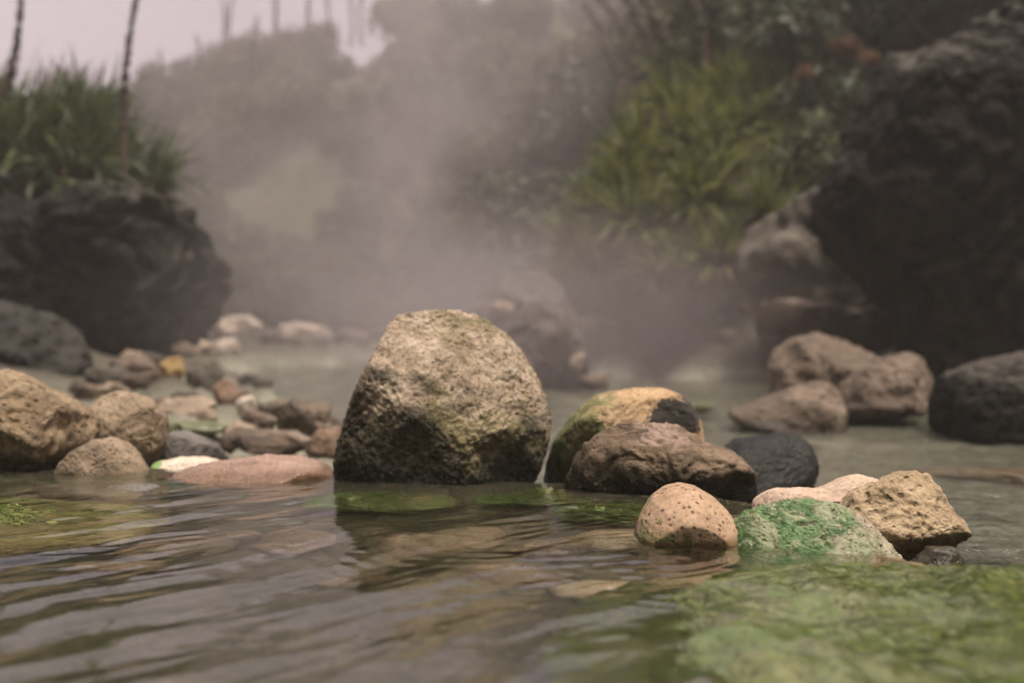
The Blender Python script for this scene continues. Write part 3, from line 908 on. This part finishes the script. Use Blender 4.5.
# ------------------------------------------------------------------ moss / algae strands on stones
def strands(rock_ob, name, mat, n, length, width, thr_nz, flow, lift=0.004, mask=None, seg=4, seed=1):
    V, Fc = ROCKS[rock_ob.name]
    r = np.random.default_rng(seed)
    N = vnormals(V, Fc)
    from mathutils.bvhtree import BVHTree
    bvh = BVHTree.FromPolygons([Vector(v) for v in V], [list(map(int, f)) for f in Fc])
    cand = np.where(N[:, 2] > thr_nz)[0]
    if mask is not None:
        cand = cand[mask(V[cand])]
    pick = r.choice(cand, n)
    VV, FF = [], []
    flow = np.asarray(flow, float)
    for i in pick:
        p = V[i] + r.normal(size=3) * 0.004
        L = length * r.uniform(0.4, 1.3)
        w = width * r.uniform(0.5, 1.4)
        dr = flow + r.normal(size=3) * 0.25
        dr[2] = 0
        dr /= np.linalg.norm(dr) + 1e-9
        base = len(VV)
        for k in range(seg + 1):
            hit = bvh.find_nearest(Vector(p))
            if hit[0] is None:
                break
            q, nn = np.array(hit[0]), np.array(hit[1])
            up = q + nn * (lift * (0.3 + math.sin(math.pi * k / seg)) * r.uniform(0.5, 1.3))
            side = np.cross(nn, dr)
            side /= np.linalg.norm(side) + 1e-9
            ww = w * (1 - 0.85 * k / seg)
            VV += [up - side * ww, up + side * ww]
            if k:
                b = base + 2 * (k - 1)
                FF.append((b, b + 1, b + 3, b + 2))
            tang = dr - nn * np.dot(dr, nn)
            p = q + tang / (np.linalg.norm(tang) + 1e-9) * L / seg
            dr = dr + r.normal(size=3) * 0.18
    o = link(name, mesh_np(name, VV, FF), mat, parent=rock_ob)
    return o


strands(mossy, 'moss', M['strand_bright'], 1500, 0.022, 0.0009, 0.10, (0.6, -0.5, 0), 0.002,
        mask=lambda P: (P[:, 0] + 0.16 * fbm(P * 12, 3) < 0.05 + 0.35 * (P[:, 2] - 0.27)) & (fbm(P * 16 + 4, 3) > 0.12), seed=3)
strands(mound, 'algae', M['strand'], 3800, 0.12, 0.0013, 0.1, (0.8, -0.6, 0), 0.002,
        mask=lambda P: fbm(P * 6, 3) > -0.15, seg=6, seed=4)

strands(slab, 'algae', M['strand'], 2600, 0.06, 0.0014, 0.3, (0.9, -0.4, 0), 0.003, mask=lambda P: fbm(P * 7, 3) > -0.05, seg=5, seed=5)
for q_, es in enumerate(edges):
    strands(es, 'moss', M['strand'], 900, 0.03, 0.0012, 0.3, (0.6, -0.6, 0), 0.003, mask=lambda P: P[:, 0] + 0.1 * fbm(P * 15, 3) < 0.05, seed=6 + q_)
blob_rock('flat_slab', 'flat tan slab awash in the stream at the right edge, beyond the pitted tan rock', (1.5, 4.25, -0.125), (0.42, 0.16, 0.03), M['tan_grey'], 'stone slab', level=5, facets=3, seed=52)

# ------------------------------------------------------------------ background boulders
rock('boulder', 'huge dark boulder on the left bank with green tussocks on top',
     [(-110, 240), (-50, 205), (0, 196), (40, 202), (75, 192), (110, 183), (140, 190), (165, 196), (186, 202), (205, 219), (217, 242), (219, 270), (215, 310),
      (205, 340), (195, 375), (120, 410), (0, 410), (-110, 390)], 10.0, 1.0, M['basalt'], 'boulder', level=7, facets=12, low=0.16, mid=0.16, fine=0.04, ledge=0.09, under=0.1, seed=41)
rock('boulder', 'dark grey lumpy boulder at the left edge in front of the huge dark boulder',
     [(-90, 330), (-30, 303), (5, 300), (30, 308), (55, 318), (75, 335), (88, 355), (94, 390), (80, 430), (-90, 430)],
     7.5, 0.5, M['rock_bg_dark'], 'boulder', level=6, facets=12, low=0.16, mid=0.14, fine=0.04, seed=42)
rock('boulder', 'towering near black overhanging boulder on the right bank',
     [(872, 72), (885, 57), (930, 43), (965, 33), (990, 16), (1022, -8), (1100, -70), (1260, -70), (1330, 150), (1260, 430), (1010, 430), (915, 400), (903, 365),
      (893, 335), (883, 305), (868, 284), (845, 267), (822, 242), (813, 205), (820, 184), (841, 148), (861, 108)],
     8.0, 1.1, M['basalt'], 'boulder', level=7, facets=9, low=0.10, mid=0.07, fine=0.025, ledge=0.055, seed=43)
rock('boulder', 'low black boulder by the water at the right edge of the photo',
     [(938, 400), (945, 376), (965, 364), (995, 356), (1024, 352), (1090, 350), (1140, 400), (1120, 455), (955, 455), (940, 430)],
     5.6, 0.4, M['basalt'], 'boulder', level=6, facets=7, low=0.08, mid=0.05, fine=0.02, seed=44)
rock('rock', 'pinkish ridged rock below the overhanging boulder',
     [(768, 365), (775, 350), (795, 338), (820, 333), (845, 340), (870, 352), (888, 365), (895, 400), (860, 425), (790, 420), (772, 395)],
     7.0, 0.4, M['rock_bg_pink'], level=6, facets=12, low=0.14, mid=0.10, fine=0.03, strata=0.02, seed=45)
rock('rock', 'pinkish rock with a knobbly right end beside the low black boulder',
     [(835, 405), (845, 385), (865, 368), (890, 358), (910, 352), (925, 358), (940, 375), (938, 395), (925, 412), (890, 425), (845, 428)],
     6.3, 0.3, M['rock_bg_pink'], level=6, facets=12, low=0.16, mid=0.12, fine=0.03, strata=0.02, seed=46)
rock('rock', 'low pointed rock with a pink top edge reaching left into the stream',
     [(722, 412), (745, 406), (775, 396), (800, 385), (825, 380), (842, 392), (845, 415), (840, 440), (770, 440), (735, 425)],
     6.0, 0.28, M['rock_bg_pink'], level=6, facets=8, low=0.12, mid=0.06, fine=0.02, under=0.3, seed=47)
rock('cliff_rock', 'grey brown bank rock between the green tussocks and the overhanging boulder',
     [(742, 258), (760, 226), (800, 196), (830, 182), (900, 178), (990, 220), (990, 370), (770, 375), (762, 325), (755, 290)],
     9.6, 0.7, M['rock_bg_grey'], level=6, facets=14, low=0.14, mid=0.12, fine=0.03, strata=0.03, seed=48)
rock('rock', 'pale ledge stone lying on the bank below the grey brown bank rock',
     [(756, 315), (765, 302), (795, 298), (822, 304), (826, 316), (815, 335), (760, 335)], 8.8, 0.2, M['rock_bg_pink'], level=5, facets=8, seed=49)
rock('boulder', 'dark boulder in the misty mid stream right of the large porous boulder',
     [(498, 345), (508, 322), (525, 306), (545, 300), (565, 310), (580, 330), (588, 355), (592, 385), (580, 408), (520, 408), (500, 385)],
     9.0, 0.4, M['rock_bg_grey'], 'boulder', level=6, facets=10, low=0.12, mid=0.14, fine=0.02, seed=50)
rock('boulder', 'brown boulder with a pale top in the mist behind the dark mid stream boulder',
     [(470, 310), (485, 288), (505, 276), (530, 271), (550, 274), (565, 290), (580, 320), (575, 365), (480, 365)],
     10.6, 0.45, M['rock_bg_grey'], 'boulder', level=6, facets=10, low=0.12, mid=0.08, fine=0.02, seed=51)

for i, (px, py, hw, hh, d, mk, lab, grp) in enumerate(small):
    p = at(px, py, d)
    hx, hz = hw * d / F_PX, hh * d / F_PX
    ext = 0.0
    blob_rock('bank_stone', lab, (p[0], d, p[2] - ext), (hx, hx * random.uniform(0.7, 1.0), hz + ext), M[mk], 'stone', group=grp, level=5,
              facets=9, low=0.16, mid=0.10, fine=0.03, ledge=0.06, jitter=0.22, n_out=7, seed=300 + i)


# ------------------------------------------------------------------ plants
def blades(n, length, width, spread, droop, seg=5, seed=0, base_r=0.06, up=(0.15, 1.0)):
    """rosette of long arching blades, as one mesh of strips; elevation range up (radians)"""
    r = np.random.default_rng(seed)
    az = r.uniform(0, 2 * math.pi, n)
    el = r.uniform(up[0], up[1], n) * math.pi / 2
    L = length * r.uniform(0.6, 1.15, n)
    w = width * r.uniform(0.7, 1.2, n)
    bx = r.normal(0, base_r, n)
    by = r.normal(0, base_r, n)
    d = np.stack([np.cos(az) * np.cos(el), np.sin(az) * np.cos(el), np.sin(el)], -1)
    P = np.stack([bx, by, r.uniform(0, 0.05, n)], -1)
    side = np.stack([-np.sin(az), np.cos(az), np.zeros(n)], -1)
    tilt = r.normal(0, 0.4, n)[:, None]
    side = side + tilt * np.array([0, 0, 1.0])
    side /= np.linalg.norm(side, axis=1)[:, None]
    rows = []
    dr = droop * r.uniform(0.5, 1.5, n)
    for k in range(seg + 1):
        t = k / seg
        ww = (w * (1 - t) ** 0.7 * (0.55 + 0.9 * min(1, t * 3)))[:, None]
        rows.append(np.stack([P - side * ww, P + side * ww], 1))
        P = P + d * (L / seg)[:, None]
        d = d + np.stack([0 * dr, 0 * dr, -dr / seg], -1)
        d /= np.linalg.norm(d, axis=1)[:, None]
    V = np.stack(rows, 1).reshape(-1, 3)        # n, seg+1, 2
    b = (np.arange(n) * (seg + 1) * 2)[:, None] + (np.arange(seg) * 2)[None, :]
    b = b.ravel()
    Fc = np.stack([b, b + 1, b + 3, b + 2], -1)
    return V, Fc


TUS = {}


def tussock_meshes(kind):
    if kind in TUS:
        return TUS[kind]
    out = []
    for s in range(3):
        if kind == 'right':
            V, Fc = blades(190, 0.70, 0.021, 1, 0.85, seed=60 + s, base_r=0.05, up=(0.0, 1.0))
            m1 = mesh_np('leaves', V, Fc); m1.materials.append(M['blade_right'])
            V, Fc = blades(160, 0.50, 0.010, 1, 1.2, seed=70 + s, base_r=0.06, up=(-0.7, 0.1))
            m2 = mesh_np('dry_leaves', V, Fc); m2.materials.append(M['blade_dead'])
        else:
            V, Fc = blades(140, 0.85, 0.022, 1, 1.2, seed=80 + s, base_r=0.10, up=(-0.05, 1.0))
            m1 = mesh_np('leaves', V, Fc); m1.materials.append(M['blade_left'])
            V, Fc = blades(70, 0.42, 0.010, 1, 1.0, seed=90 + s, base_r=0.12, up=(-0.2, 0.4))
            m2 = mesh_np('dry_leaves', V, Fc); m2.materials.append(M['blade_dead'])
        out.append((m1, m2))
    TUS[kind] = out
    return out


def tussock(pos, sc, kind, label, group, k, rz):
    o = empty('tussock_plant', pos, label, 'plant', group)
    tl = 0.35 if kind == 'left' else 0.2
    o.rotation_euler = (random.uniform(-tl, tl), random.uniform(-tl, tl), rz)
    o.scale = (sc, sc, sc * random.uniform(0.85, 1.1))
    m1, m2 = tussock_meshes(kind)[k % 3]
    link('leaves', m1, None, parent=o)
    link('dry_leaves', m2, None, parent=o)
    return o


right_t = [(600, 200, 11.4, 1.0), (640, 150, 11.8, 1.05), (690, 120, 12.0, 1.05), (740, 120, 12.2, 1.05), (640, 215, 11.0, 1.1), (700, 190, 11.0, 1.1),
           (600, 250, 11.0, 0.9), (660, 265, 10.7, 0.95), (720, 250, 10.6, 1.0), (768, 200, 10.9, 0.95), (575, 228, 11.6, 0.8), (770, 110, 12.4, 0.95), (715, 155, 11.5, 1.05),
           (790, 150, 11.6, 0.9), (665, 95, 12.4, 1.0), (720, 85, 12.6, 1.0), (755, 75, 12.8, 0.95), (625, 175, 11.6, 1.0)]
for i, (px, py, d, s) in enumerate(right_t):
    lab = 'yellow green tussock of long arching blades in the big clump on the right bank'
    if i == 8:
        lab = 'star shaped tussock at the lower right of the green clump above the bank rock'
    tussock(at(px, py + 20, d), s * 0.78, 'right', lab, 'yellow green tussocks on the right bank', i, random.uniform(0, 6.28))
left_t = [(20, 165, 10.4, 1.15), (60, 155, 10.7, 1.15), (92, 168, 10.5, 1.0), (150, 186, 10.7, 0.72), (-20, 160, 10.5, 1.2), (42, 178, 10.2, 0.9),
          (78, 140, 11.0, 0.9), (118, 168, 10.9, 0.85), (5, 135, 11.0, 1.05), (100, 130, 11.2, 0.8)]
for i, (px, py, d, s) in enumerate(left_t):
    lab = 'dark green tussock growing on the huge dark boulder at left'
    if i == 3:
        lab = 'small spiky green tussock at the right end of the huge dark boulder top'
    tussock(at(px, py + 2, d + 0.35), s * 0.84, 'left', lab, 'dark green tussocks on the left boulder', i, random.uniform(0, 6.28))

# earth shoulders carrying the plants
def shoulder(name, label, cen, dims, mat, seed):
    return blob_rock(name, label, cen, dims, mat, 'earth bank', level=6, facets=3, low=0.12, mid=0.05, fine=0.03, jitter=0.08, seed=seed)


shoulder('earth_bank', 'brown earth shoulder carrying the yellow green tussocks on the right bank', (1.45, 12.2, 0.15), (1.25, 1.1, 1.45), M['ground'], 401)
shoulder('earth_bank', 'dark earth shoulder behind the huge dark boulder on the left bank', (-3.6, 10.9, 0.3), (1.05, 0.75, 1.25), M['ground'], 402)


# flower spikes (dry, dotted with seed heads)
def spike(base, tip, bend, r0, label, group, dense=1.0, head_from=0.35, seed=0):
    r = np.random.default_rng(seed)
    base, tip = np.asarray(base, float), np.asarray(tip, float)
    o = empty('flower_stalk', base, label, 'flower stalk', group)
    n = 18
    T = np.linspace(0, 1, n)
    C = (tip - base)[None, :] * T[:, None] + np.array(bend)[None, :] * np.sin(T * math.pi)[:, None]
    L = np.linalg.norm(tip - base)
    V, Fc = [], []
    for i in range(n):
        rr = r0 * (1 - 0.55 * T[i])
        for k in range(6):
            a = k * math.pi / 3
            V.append(C[i] + np.array([math.cos(a) * rr, math.sin(a) * rr, 0]))
            if i < n - 1:
                Fc.append((i * 6 + k, i * 6 + (k + 1) % 6, (i + 1) * 6 + (k + 1) % 6, (i + 1) * 6 + k))
    link('stem', mesh_np('stem', V, Fc), M['stem'], parent=o)
    U, FI = ico(1)
    VV, FF = [], []
    m = int(L / (r0 * 1.1) * dense)
    for q in range(m):
        t = head_from + (1 - head_from) * r.random() ** 0.8
        c = np.array([np.interp(t, T, C[:, j]) for j in range(3)])
        a = r.uniform(0, 6.28)
        rr = r0 * r.uniform(0.5, 0.9) * (1.25 - 0.6 * t)
        c = c + np.array([math.cos(a), math.sin(a), 0]) * r0 * (1.1 - 0.55 * t)
        b = sum(len(x) for x in VV)
        VV.append(U * rr * np.array([1, 1, 1.2]) + c)
        FF.append(FI + b)
    if m:
        link('seed_heads', mesh_np('seed_heads', np.concatenate(VV), np.concatenate(FF)), M['spike'], parent=o)
    return o


spike(at(124, 175, 9.9), at(141, -25, 9.9), (-0.05, 0, 0), 0.022, 'tall straight dry flower stalk rising from the left tussocks', None, 2.6, 0.2, 1)
spike(at(-30, 150, 9.7), at(22, -25, 9.7), (0.10, 0, -0.05), 0.024, 'tall curved dry flower stalk at the left edge of the photo', None, 2.0, 0.3, 2)
i = 0
for (px, py, ln, d) in [(160, 84, 26, 26), (172, 84, 18, 26), (193, 76, 30, 26), (218, 60, 45, 26), (233, 52, 40, 26), (252, 62, 34, 22), (266, 42, 45, 26), (279, 38, 42, 26), (300, 34, 36, 25),
                        (336, 34, 50, 25), (350, 34, 44, 26), (362, 32, 44, 25), (145, 92, 22, 26)]:
    b = at(px, py, d)
    i += 1
    spike(b - np.array([0, 0, 0.25]), at(px + random.uniform(-10, 10), py - ln * 1.35, d), (random.uniform(-.12, .12), 0, 0), 0.032,
          'thin dry flower stalk on the misty hill crest', 'dry flower stalks on the hill crest', 2.4, 0.5, 10 + i)
for (px, py, px2, py2, d) in [(672, 85, 640, -8, 14), (690, 80, 662, -12, 14.2), (655, 95, 625, -5, 14.5), (705, 70, 684, -20, 13.8), (640, 70, 590, -15, 16), (720, 60, 700, -20, 14), (605, 60, 584, 5, 17), (735, 75, 722, -20, 13.6),
                              (620, 110, 600, 40, 15)]:
    i += 1
    spike(at(px, py, d), at(px2, py2, d), (0.08, 0, 0), 0.048, 'bare dry flower stalk leaning left above the right bank clump', 'leaning dry flower stalks on the right bank', 3.0, 0.45, 10 + i)


# scrub: trunk, limbs and a crown of many leaves
def shrub_meshes(seed, n_leaf=3600, leaf=0.055):
    r = np.random.default_rng(seed)
    nl = 16
    cen = r.normal(size=(nl, 3))
    cen /= np.linalg.norm(cen, axis=1)[:, None]
    cen *= r.uniform(0.25, 0.8, nl)[:, None]
    cen[:, 2] = np.abs(cen[:, 2]) * 0.95 + 0.25
    rad = r.uniform(0.2, 0.42, nl)
    c = r.integers(0, nl, n_leaf)
    dirv = r.normal(size=(n_leaf, 3))
    dirv /= np.linalg.norm(dirv, axis=1)[:, None]
    P = cen[c] + dirv * (rad[c] * r.uniform(0.55, 1.08, n_leaf))[:, None]
    a = r.normal(size=(n_leaf, 3)); a /= np.linalg.norm(a, axis=1)[:, None]
    b = np.cross(a, dirv); b /= np.linalg.norm(b, axis=1)[:, None] + 1e-9
    s = leaf * r.uniform(0.6, 1.4, n_leaf)[:, None]
    V = np.stack([P - a * s, P + b * s * 0.45, P + a * s, P - b * s * 0.45], 1).reshape(-1, 3)
    Fc = np.arange(n_leaf * 4).reshape(-1, 4)
    crown = mesh_np('crown', V, Fc, False)
    TV, TF = [], []
    for q in range(nl):
        p0, p1 = np.array([0, 0, -0.35]), cen[q]
        pm = p0 * 0.5 + p1 * 0.5 + r.normal(0, 0.06, 3)
        bidx = len(TV)
        for j, (pp, rr) in enumerate(((p0, 0.045), (pm, 0.028), (p1, 0.008))):
            for k in range(5):
                an = k * 2 * math.pi / 5
                TV.append(pp + np.array([math.cos(an) * rr, math.sin(an) * rr, 0]))
        for j in range(2):
            for k in range(5):
                TF.append((bidx + j * 5 + k, bidx + j * 5 + (k + 1) % 5, bidx + (j + 1) * 5 + (k + 1) % 5, bidx + (j + 1) * 5 + k))
    trunk = mesh_np('stems', TV, TF)
    trunk.materials.append(M['stem'])
    return crown, trunk


SH = []
for s in range(4):
    SH.append(shrub_meshes(500 + s))
SHC = {}


def shrub(pos, sc, mk, label, group, k):
    o = empty('shrub', pos, label, 'shrub', group)
    o.rotation_euler = (0, 0, random.uniform(0, 6.28))
    o.scale = (sc, sc, sc * random.uniform(0.85, 1.1))
    cr, tr = SH[k % 4]
    key = (k % 4, mk)
    if key not in SHC:
        c2 = cr.copy()
        c2.materials.append(M[mk])
        SHC[key] = c2
    link('crown', SHC[key], None, parent=o)
    link('stems', tr, None, parent=o)
    return o


k = 0
# dark thicket mid right, in front of the hill
for (px, py, d, s, mk) in [(540, 230, 17, 1.3, 'leaf_dark'), (580, 190, 17.5, 1.4, 'leaf_dark'), (610, 140, 18, 1.3, 'leaf_dark'), (520, 270, 16.5, 1.1, 'leaf_dark'), (565, 270, 16, 1.1, 'leaf_dark'),
                           (590, 110, 19, 1.3, 'leaf_olive'), (640, 120, 17, 1.2, 'leaf_dark'), (560, 140, 19, 1.3, 'leaf_olive'), (500, 240, 18, 1.1, 'leaf_olive')]:
    k += 1
    p = at(px, py + 40, d)
    shrub((p[0], d, min(p[2], 3.9)), s, mk, 'dark leafy shrub in the thicket left of the yellow green tussocks', 'shrubs of the dark thicket', k)
# upper right, above tussocks and behind the overhanging boulder
for (px, py, d, s, mk) in [(720, 60, 14.5, 1.1, 'leaf_olive'), (770, 40, 14, 1.2, 'leaf_olive'), (820, 60, 13, 1.1, 'leaf_dark'), (800, 120, 12.8, 0.9, 'leaf_olive'), (850, 20, 13.5, 1.2, 'leaf_olive'),
                           (900, 10, 12.5, 1.2, 'leaf_dark'), (840, 110, 12, 0.8, 'leaf_dark'), (690, 30, 16, 1.1, 'leaf_olive'), (660, 50, 17, 1.1, 'leaf_olive'), (960, -20, 12, 1.2, 'leaf_dark'),
                           (830, 160, 11.4, 0.7, 'leaf_olive')]:
    k += 1
    p = at(px, py + 40, d)
    shrub(p, s, mk, 'dark shrub above the right bank behind the overhanging boulder', 'shrubs above the right bank', k)
for (px, py, d, s) in [(846, 55, 11.6, 0.16), (806, 80, 11.4, 0.12), (868, 66, 11.2, 0.13)]:
    k += 1
    shrub(at(px, py, d), s, 'leaf_rust', 'small rusty orange leaved shrub beside the top of the overhanging boulder', 'rusty shrubs by the overhanging boulder', k)
# hillside
hr = np.random.default_rng(99)
for q in range(30):
    y = hr.uniform(17.0, 19.8)
    x = (hr.uniform(190, 600) - CX) * y / F_PX
    k += 1
    shrub((x, y, ground_at(x, y) + 0.05), hr.uniform(0.45, 0.8), 'leaf_dark' if hr.random() < 0.6 else 'leaf_olive', 'dark scrub bush at the foot of the misty hillside', 'scrub at the foot of the hillside', k)
for q in range(95):
    y = hr.uniform(19.5, 29.0)
    px = hr.uniform(60, 800)
    x = (px - CX) * y / F_PX
    g = ground_at(x, y)
    s = hr.uniform(0.55, 1.05)
    k += 1
    shrub((x, y, g + 0.05), s, 'leaf_olive' if hr.random() < 0.6 else 'leaf_dark', 'round olive scrub bush on the misty hillside', 'scrub on the misty hillside', k)

# ------------------------------------------------------------------ air: haze and steam
def box(name, lo, hi, mat):
    lo, hi = np.array(lo, float), np.array(hi, float)
    c = (lo + hi) / 2
    s = (hi - lo) / 2
    V = [c * 0 + s * np.array(v) for v in ((-1, -1, -1), (1, -1, -1), (1, 1, -1), (-1, 1, -1), (-1, -1, 1), (1, -1, 1), (1, 1, 1), (-1, 1, 1))]
    Fq = [(0, 3, 2, 1), (4, 5, 6, 7), (0, 1, 5, 4), (1, 2, 6, 5), (2, 3, 7, 6), (3, 0, 4, 7)]
    return link(name, mesh_np(name, V, Fq, False), mat, loc=c)


HAZE_D = 0.004
hm, t = new_mat('warm_grey_haze')
pv = t.n('ShaderNodeVolumePrincipled')
pv.inputs['Color'].default_value = (0.93, 0.86, 0.84, 1)
pv.inputs['Density'].default_value = HAZE_D
pv.inputs['Anisotropy'].default_value = 0.1
o = t.n('ShaderNodeOutputMaterial')
t.t.links.new(pv.outputs[0], o.inputs['Volume'])
hz = box('haze', (-64, -44, -2.6), (64, 94, 12.5), hm)
tag(hz, kind='stuff')

def steam(name, lo, hi, dens, nscale, n0, n1, base, f0, f1):
    """drifting steam: density from noise, thinning to nothing before it reaches the faces of its box"""
    m, t = new_mat(name + '_vapour')
    tc = t.n('ShaderNodeTexCoord')
    mp = t.n('ShaderNodeMapping')
    t.t.links.new(tc.outputs['Generated'], mp.inputs['Vector'])
    mp.inputs['Location'].default_value = (-1, -1, -1)
    mp.inputs['Scale'].default_value = (2, 2, 2)
    ln = t.n('ShaderNodeVectorMath', operation='LENGTH')
    t.t.links.new(mp.outputs[0], ln.inputs[0])
    fall = t.ss(ln.outputs['Value'], f1, f0)
    nz = t.ss(t.noise(t.coord((4, 1, 2)), nscale, 3, 0.55, 0.8), n0, n1)
    den = t.mul(t.mul(fall, t.add(t.mul(nz, 1 - base), base)), dens)
    pv = t.n('ShaderNodeVolumePrincipled')
    pv.inputs['Color'].default_value = (0.64, 0.56, 0.585, 1)
    t.inp(pv.inputs['Density'], den)
    o = t.n('ShaderNodeOutputMaterial')
    t.t.links.new(pv.outputs[0], o.inputs['Volume'])
    return tag(box(name, lo, hi, m), kind='stuff')


steam('steam', (-4.9, 9.3, -0.6), (1.7, 18.5, 5.8), 0.19, 0.75, 0.41, 0.64, 0.08, 0.2, 1.0)
steam('drifting_steam', (-17, 11.0, -2.0), (11, 29.0, 12.0), 0.036, 0.22, 0.32, 0.68, 0.35, 0.35, 1.0)

steam('low_steam', (-2.7, 4.2, -0.6), (2.3, 15.5, 1.3), 0.16, 0.9, 0.32, 0.68, 0.3, 0.2, 1.0)

# ------------------------------------------------------------------ light
SUN_EL, SUN_AZ = R(74), R(140)     # azimuth clockwise from +y
w = bpy.data.worlds.new('World')
scene.world = w
w.use_nodes = True
nt = w.node_tree
nt.nodes.clear()
sk = nt.nodes.new('ShaderNodeTexSky')
sk.sky_type = 'NISHITA'
sk.sun_disc = False
sk.sun_elevation = SUN_EL
sk.sun_rotation = SUN_AZ
sk.air_density = 1.0
sk.dust_density = 4.0
sk.ozone_density = 1.0
hs = nt.nodes.new('ShaderNodeHueSaturation')
hs.inputs['Saturation'].default_value = 0.22
mx = nt.nodes.new('ShaderNodeMix')
mx.data_type = 'RGBA'
mx.blend_type = 'MULTIPLY'
mx.inputs[0].default_value = 1.0
stc = nt.nodes.new('ShaderNodeTexCoord')
ssx = nt.nodes.new('ShaderNodeSeparateXYZ')
nt.links.new(stc.outputs['Generated'], ssx.inputs[0])
srp = nt.nodes.new('ShaderNodeValToRGB')
srp.color_ramp.elements[0].position = 0.05
srp.color_ramp.elements[0].color = (1.0, 0.77, 0.865, 1)
srp.color_ramp.elements[1].position = 0.5
srp.color_ramp.elements[1].color = (1.0, 0.91, 0.87, 1)
nt.links.new(ssx.outputs[2], srp.inputs[0])
nt.links.new(srp.outputs[0], mx.inputs[7])
bg = nt.nodes.new('ShaderNodeBackground')
bg.inputs['Strength'].default_value = 0.07
wo = nt.nodes.new('ShaderNodeOutputWorld')
nt.links.new(sk.outputs[0], hs.inputs['Color'])
nt.links.new(hs.outputs[0], mx.inputs[6])
nt.links.new(mx.outputs[2], bg.inputs[0])
nt.links.new(bg.outputs[0], wo.inputs[0])

sl = bpy.data.lights.new('sun', 'SUN')
sl.energy = 1.5
sl.angle = R(18)
sl.color = (1.0, 0.90, 0.78)
so = bpy.data.objects.new('sun', sl)
COL.objects.link(so)
dv = Vector((math.sin(SUN_AZ) * math.cos(SUN_EL), math.cos(SUN_AZ) * math.cos(SUN_EL), math.sin(SUN_EL)))
so.rotation_euler = (-dv).to_track_quat('-Z', 'Y').to_euler()
so.location = (0, 0, 8)

# ------------------------------------------------------------------ camera
cam = bpy.data.cameras.new('camera')
co = bpy.data.objects.new('camera', cam)
COL.objects.link(co)
co.location = (0, 0, CAM_H)
co.rotation_euler = (R(90), 0, 0)
cam.sensor_width = 36
cam.lens = 36 * F_PX / W
cam.shift_y = -(H / 2 - HZ) / W
cam.clip_start = 0.05
cam.clip_end = 500
cam.dof.use_dof = True
cam.dof.focus_distance = 2.5
cam.dof.aperture_fstop = 2.6
scene.camera = co

# ------------------------------------------------------------------ render settings
scene.render.engine = 'CYCLES'
cy = scene.cycles
cy.max_bounces = 8
cy.diffuse_bounces = 3
cy.glossy_bounces = 3
cy.transmission_bounces = 4
cy.transparent_max_bounces = 8
cy.volume_bounces = 1
cy.sample_clamp_indirect = 6.0
cy.use_denoising = True
try:
    cy.denoiser = 'OPENIMAGEDENOISE'
except Exception:
    pass
cy.use_adaptive_sampling = True
cy.adaptive_threshold = 0.02
cy.volume_max_steps = 256
cy.volume_step_rate = 1.6
scene.view_settings.view_transform = 'Standard'
scene.view_settings.look = 'None'
scene.view_settings.gamma = 1.0
scene.view_settings.exposure = 1.6
